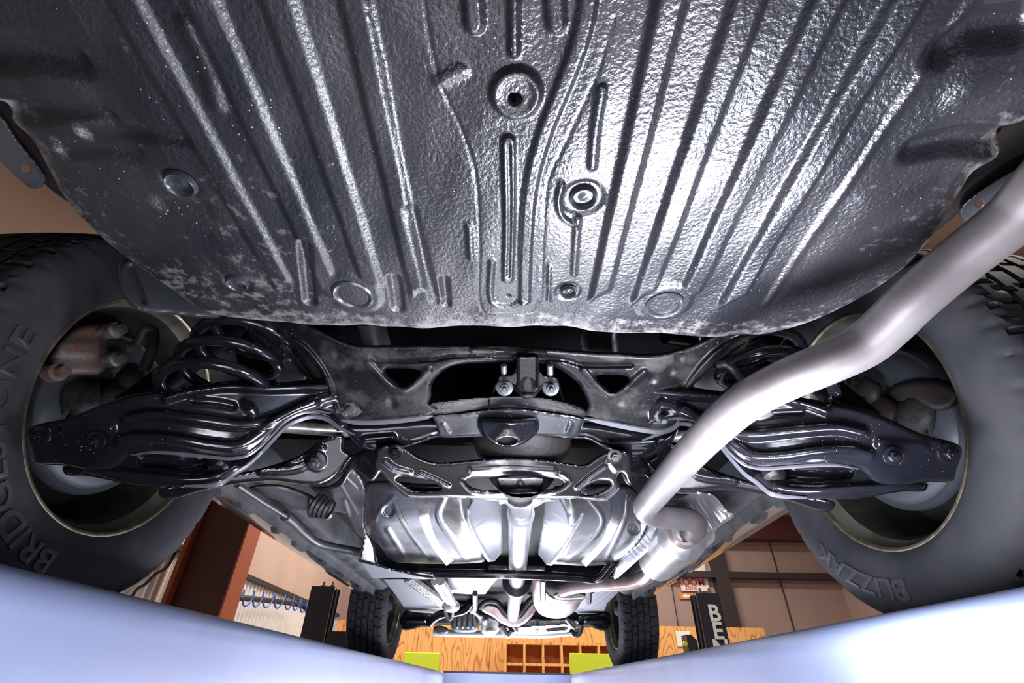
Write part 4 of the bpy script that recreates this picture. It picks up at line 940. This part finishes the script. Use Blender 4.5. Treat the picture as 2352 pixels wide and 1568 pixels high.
stamp('hanger_mount', PIPE, car, [(1725, 950), (1760, 930), (1775, 945), (1784, 952), (1775, 962), (1760, 964), (1738, 965)], .75, step=2, edge=(5, .008), thick=.01)
stamp('hanger_mount', RUSTPIPE, car, [(1680, 1012), (1700, 990), (1725, 972), (1735, 980), (1739, 1000), (1730, 1010), (1715, 1005), (1700, 1014)], .80, step=2, edge=(5, .01), thick=.01)
MB().tube([P(848, 730, d=.95), P(860, 775, d=.98), P(868, 800, d=1.0)], .028, 18, smooth=4).build('filler_pipe', DGREY, car)
MB().tube([P(1412, 760, d=.93), P(1410, 772, d=.93), P(1414, 808, d=.93)], .006, 8).build('brake_line', ZINC, car)
stamp('floor_panel', DGREY, car, [(1340, 740), (1400, 745), (1402, 810), (1335, 806)], 1.05, edge=(6, .01))
# ---- forward underbody -------------------------------------------------
stamp('side_cover', SHIELDW, car, [(880, 1330), (930, 1330), (975, 1362), (1018, 1398), (1006, 1409), (945, 1405), (928, 1396), (905, 1362)], {'Z': .40}, step=2.5, edge=(3, .006), thick=.01, smooth=0)
stamp('side_cover', SHIELDW, car, [(1310, 1398), (1350, 1370), (1400, 1340), (1450, 1322), (1452, 1330), (1395, 1385), (1385, 1408), (1330, 1410)], {'Z': .40}, step=2.5, edge=(3, .006), thick=.01, smooth=0, ribs=[([(1330, 1400), (1420, 1340)], 3, .01, 3), ([(1345, 1402), (1430, 1342)], 3, .01, 3)])
m = MB(); n_ = 26
strip = []
for k in range(n_):
    t = k/(n_-1)
    a = P(932+82*t, 1334+60*t, Z=.385); b = P(950+75*t, 1327+55*t, Z=.385)
    m.tube([a, b], .010, 6)
m.build('ribbed_guard', ALU, car, smooth=30)
for dx in (0, 14):
    MB().tube([P(998+dx, 1334, Z=.36), P(1010+dx, 1352, Z=.36), P(1026+dx*.7, 1376, Z=.36), P(1042, 1385, Z=.36)], .017, 10, smooth=5).build('coolant_pipe', ALU, car)
MB().blob(P(1036, 1392, Z=.35), (.05, .06, .03)).build('pipe_joint', ALU, car)
stamp('tunnel_shield', SHIELD, car, [(1028, 1326), (1145, 1326), (1128, 1345), (1115, 1364), (1075, 1364), (1034, 1361)], {'Z': .42}, step=2.5, edge=(3, .006), thick=.006, smooth=0)
for x_, y0, y1 in ((1091, 1362, 1398), (1247, 1330, 1378), (1352, 1345, 1382)):
    MB().tube([P(x_, y0, Z=.36), P(x_, y1, Z=.34)], .014, 6).build('hanger_strap', DGREY, car)
# front cross member: pale curved beam with a dark gasket edge
stamp('cross_member', RUSTPIPE, car, [(1104, 1394), (1120, 1386), (1145, 1392), (1160, 1410), (1178, 1422), (1196, 1412), (1212, 1392), (1228, 1378), (1232, 1396), (1220, 1418), (1198, 1436), (1176, 1440), (1150, 1430), (1130, 1415), (1108, 1404)], 2.85, step=2, edge=(6, .05), thick=.06)
MB().tube([P(x_, y_, d=2.78) for x_, y_ in ((1100, 1396), (1115, 1382), (1140, 1382), (1158, 1402), (1177, 1420), (1197, 1404), (1213, 1382), (1226, 1370))], .014, 8, smooth=5).build('member_seal', HOSE, car)
stamp('oil_pan', DGREY, car, [(1038, 1412), (1050, 1406), (1080, 1404), (1094, 1412), (1100, 1440), (1090, 1452), (1045, 1451), (1036, 1440)], 3.15, step=2, edge=(6, .05), thick=.12, ribs=[([(1052+12*k, 1412), (1050+12*k, 1440)], 3, .03, 3) for k in range(4)])
stamp('exhaust_manifold', ALU, car, [(1078, 1394), (1090, 1392), (1100, 1408), (1130, 1416), (1148, 1424), (1150, 1440), (1140, 1455), (1120, 1458), (1106, 1452), (1104, 1430), (1090, 1412), (1078, 1406)], 3.0, step=2, edge=(6, .05), thick=.1, ribs=[([(1125, 1448)], 10, .04, 8), ([(1115, 1425)], 9, .03, 8)])
stamp('gearbox', ALU, car, [(1148, 1430), (1170, 1436), (1200, 1430), (1220, 1418), (1250, 1420), (1300, 1418), (1318, 1422), (1322, 1440), (1310, 1450), (1250, 1456), (1190, 1456), (1155, 1450)], 3.2, step=2, edge=(8, .06), thick=.2, ribs=[([(1200, 1440), (1300, 1434)], 4, .03, 4), ([(1235, 1425), (1235, 1452)], 4, -.03, 4), ([(1180, 1440), (1185, 1452)], 6, .04, 5), ([(1260, 1446), (1300, 1442)], 5, -.04, 4)])
m = MB().tube([P(1150, 1436, d=3.0), P(1158, 1450, d=3.0), P(1168, 1458, d=3.0), P(1176, 1446, d=3.0)], .02, 8, smooth=4); m.build('shift_cable', ZINC, car)
# undertray lip at the front
MB().tube([P(x_, y_, Y=4.02) for x_, y_ in ((995, 1452), (1060, 1455), (1165, 1456), (1260, 1457), (1330, 1450))], .022, 10, smooth=5).build('front_valance', SHIELDW, car)
MB().box((0, 3.98, .42), (1.3, .2, .12), ch=.03).build('front_bumper_beam', HOSE, car)
MB().box((0, 3.3, .52), (1.15, 1.3, .12), ch=.03).build('engine_block', DARK, car)
# steering/stabiliser pipes, front arms, hook
MB().tube([P(x_, y_, d=3.0) for x_, y_ in ((985, 1432), (996, 1420), (1015, 1410), (1050, 1405), (1070, 1398), (1082, 1382))], .026, 12, smooth=5).build('stabiliser_bar', BLACK, car)
MB().tube([P(x_, y_, d=2.95) for x_, y_ in ((1022, 1400), (1028, 1418), (1036, 1420), (1040, 1402))], .012, 8, smooth=4).build('bar_clamp', ZINC, car)
stamp('front_arm', BLACK, car, [(930, 1402), (950, 1405), (985, 1410), (1000, 1428), (988, 1438), (965, 1440), (945, 1446), (925, 1446), (918, 1425)], 3.05, step=2, edge=(7, .04), thick=.05, ribs=[([(935, 1425), (975, 1425)], 6, .03, 5)])
stamp('front_arm', BLACK, car, [(1398, 1405), (1375, 1408), (1340, 1412), (1318, 1424), (1330, 1436), (1350, 1436), (1372, 1446), (1392, 1448), (1402, 1430)], 3.05, step=2, edge=(7, .04), thick=.05, ribs=[([(1385, 1425), (1345, 1425)], 6, .03, 5)])
MB().tube([P(x_, y_, d=3.05) for x_, y_ in ((1312, 1448), (1318, 1457), (1328, 1456), (1334, 1444), (1334, 1432))], .017, 10, smooth=5).build('tow_hook', DGREY, car)
MB().tube([P(x_, y_, d=3.0) for x_, y_ in ((1300, 1420), (1312, 1436), (1320, 1442))], .012, 8).build('tie_rod', ZINC, car)
stamp('front_bush', HOSE, car, [(995, 1440), (1010, 1436), (1030, 1444), (1028, 1455), (1005, 1455)], 3.1, step=2, edge=(5, .03), thick=.05)

# ---- sills, floor, body shell -----------------------------------------
for s in (-1, 1):
    y0, y1 = 1.16, 3.06
    pr = [(.655, .56), (.655, .48), (.665, .455), (.69, .44), (.715, .437), (.732, .445), (.738, .412), (.744, .412), (.748, .44), (.80, .44), (.80, .56)]
    m = MB().prism([(s*a, y0, b) for a, b in pr], (0, y1-y0, 0)); sill = m.build('sill', GREY, car, smooth=35)
    # pinch-weld tabs
    for k, (yy, ln) in enumerate(((1.28, .05), (1.42, .09), (1.66, .05), (1.88, .12), (2.2, .06), (2.5, .14), (2.82, .07))):
        MB().prism([(s*.738, yy-ln/2, .414), (s*.738, yy+ln/2, .414), (s*.738, yy+ln/2-.015, .400), (s*.738, yy-ln/2+.015, .400)], (s*.02, 0, 0)).build('flange_tab', GREY, sill, smooth=0)
    # painted lower door skin, curving out
    cur = [(.755, .425), (.79, .418), (.83, .422), (.86, .440), (.885, .475), (.897, .54), (.90, .62), (.90, .72)]
    vs = []; N_ = 24
    for j in range(N_+1):
        yy = 1.22+(3.02-1.22)*j/N_
        for a, b in cur: vs.append((s*a, yy, b))
    for a, b in cur[::-1]: pass
    n_ = len(cur); fs = [(j*n_+i_, j*n_+i_+1, (j+1)*n_+i_+1, (j+1)*n_+i_) for j in range(N_) for i_ in range(n_-1)]
    mk('rocker_panel', vs, fs, PAINT, car, 60)
    # brake/fuel line along the rail
    if s < 0:
        MB().tube([P(545, 1113, d=.98), P(600, 1150, d=1.12), P(657, 1185, d=1.3)], .0065, 10).tube([P(655, 1184, d=1.3), P(672, 1198, d=1.38), P(700, 1225, d=1.55), P(740, 1250, d=1.7), P(830, 1268, d=1.8)], .014, 10, smooth=6).build('parking_cable', DGREY, car)
        stamp('fuel_canister', DGREY, car, [(570, 1118), (640, 1112), (700, 1130), (735, 1148), (760, 1165), (765, 1185), (745, 1195), (715, 1180), (700, 1172), (670, 1172), (640, 1150), (600, 1135)], [(570, 1118, 1.12), (700, 1130, 1.2), (760, 1190, 1.3), (650, 1165, 1.2)], step=3, edge=(10, .02), thick=.03, ribs=[([(625, 1150), (665, 1172)], 8, -.01, 6), ([(712, 1145), (712, 1175)], 5, .012, 5), ([(725, 1148), (727, 1182)], 5, .012, 5)])
        m = MB()
        for k in range(4):
            q = P(722+9*k, 1158+3*k, d=1.19); m.lathe(q, (1, .1, -.4), [(0, .028-.002*k), (.006, .032-.002*k), (.012, .028-.002*k)], 20)
        m.build('filler_boot', HOSE, car)
        stamp('tank_side_plate', GREY, car, [(775, 1090), (812, 1080), (838, 1120), (836, 1200), (842, 1235), (820, 1225), (808, 1205), (795, 1180), (760, 1170), (762, 1130), (740, 1120)], [(775, 1090, 1.12), (838, 1130, 1.2), (840, 1225, 1.36), (765, 1160, 1.28)], step=3, edge=(5, .01), thick=.01, ribs=[([(780, 1110), (820, 1180)], 5, .008, 5), ([(800, 1095), (825, 1120)], 5, -.01, 5), ([(790, 1150), (800, 1185)], 8, .01, 7)])
# floor above, rear rails, arches, roof of the underbody so no light falls through
MB().box((0, 2.1, .56), (1.62, 2.0, .04)).build('cabin_floor', DARK, car, smooth=0)
MB().box((0, 1.0, .74), (1.1, .9, .04)).build('rear_floor', DARK, car, smooth=0)
MB().box((0, .28, .60), (1.18, .70, .03)).build('luggage_floor', DARK, car, smooth=0)
MB().box((0, .62, .66), (1.08, .02, .14)).build('rear_bulkhead', DARK, car, smooth=0)
MB().box((0, 1.12, .62), (1.25, .02, .26)).build('seat_bulkhead', DARK, car, smooth=0)
for s in (-1, 1):
    MB().box((s*.50, .80, .66), (.09, 1.25, .08), ch=.01).build('frame_rail', DARK, car, smooth=30)
    # inner wheel arches (half drums)
    for yc in (YW, 3.46):
        vs = []; K = 24
        for k in range(K+1):
            a = PI*k/K
            for x_ in (.56, .88): vs.append((s*x_, yc+.52*math.cos(a), .56+.42*math.sin(a)))
        fs = [(2*k, 2*k+1, 2*k+3, 2*k+2) for k in range(K)]
        mk('wheel_arch', vs, fs, DARK, car, 60)
        # inner wall of the arch
    MB().box((s*.70, 2.1, .68), (.34, 1.9, .16)).build('side_floor', DARK, car, smooth=0)
    # outer body side with arches
    top_z = 1.05; pl_ = [(-.12, .52), (-.12, top_z), (4.15, top_z-.12), (4.15, .42)]
    for yc in (3.46, YW):
        pl_ += [(yc+(.42 if k < 9 else .52)*math.cos(PI*k/18), .47+.46*math.sin(PI*k/18)) for k in range(19)] if yc == 3.46 else [(1.30, .55)]+[(yc+(.42 if k < 9 else .52)*math.cos(PI*k/18), .47+.46*math.sin(PI*k/18)) for k in range(19)]
        if yc == 3.46: pl_ += [(3.0, .55)]
    MB().prism([(s*.90, a, b) for a, b in pl_], (s*.02, 0, 0)).build('body_side', PAINT, car, smooth=0)
MB().box((0, -.16, .72), (1.78, .08, .42), ch=.03).build('rear_bumper', PAINT, car)
MB().box((0, 4.2, .62), (1.7, .1, .42), ch=.04).build('front_bumper', PAINT, car)
MB().box((0, 2.0, 1.08), (1.8, 4.2, .03)).build('body_deck', PAINT, car, smooth=0)
MB().prism([(-.80, .1, 1.08), (-.80, .5, 1.55), (-.80, 2.2, 1.6), (-.80, 3.0, 1.08)], (1.6, 0, 0)).build('cabin', PAINT, car, smooth=0)
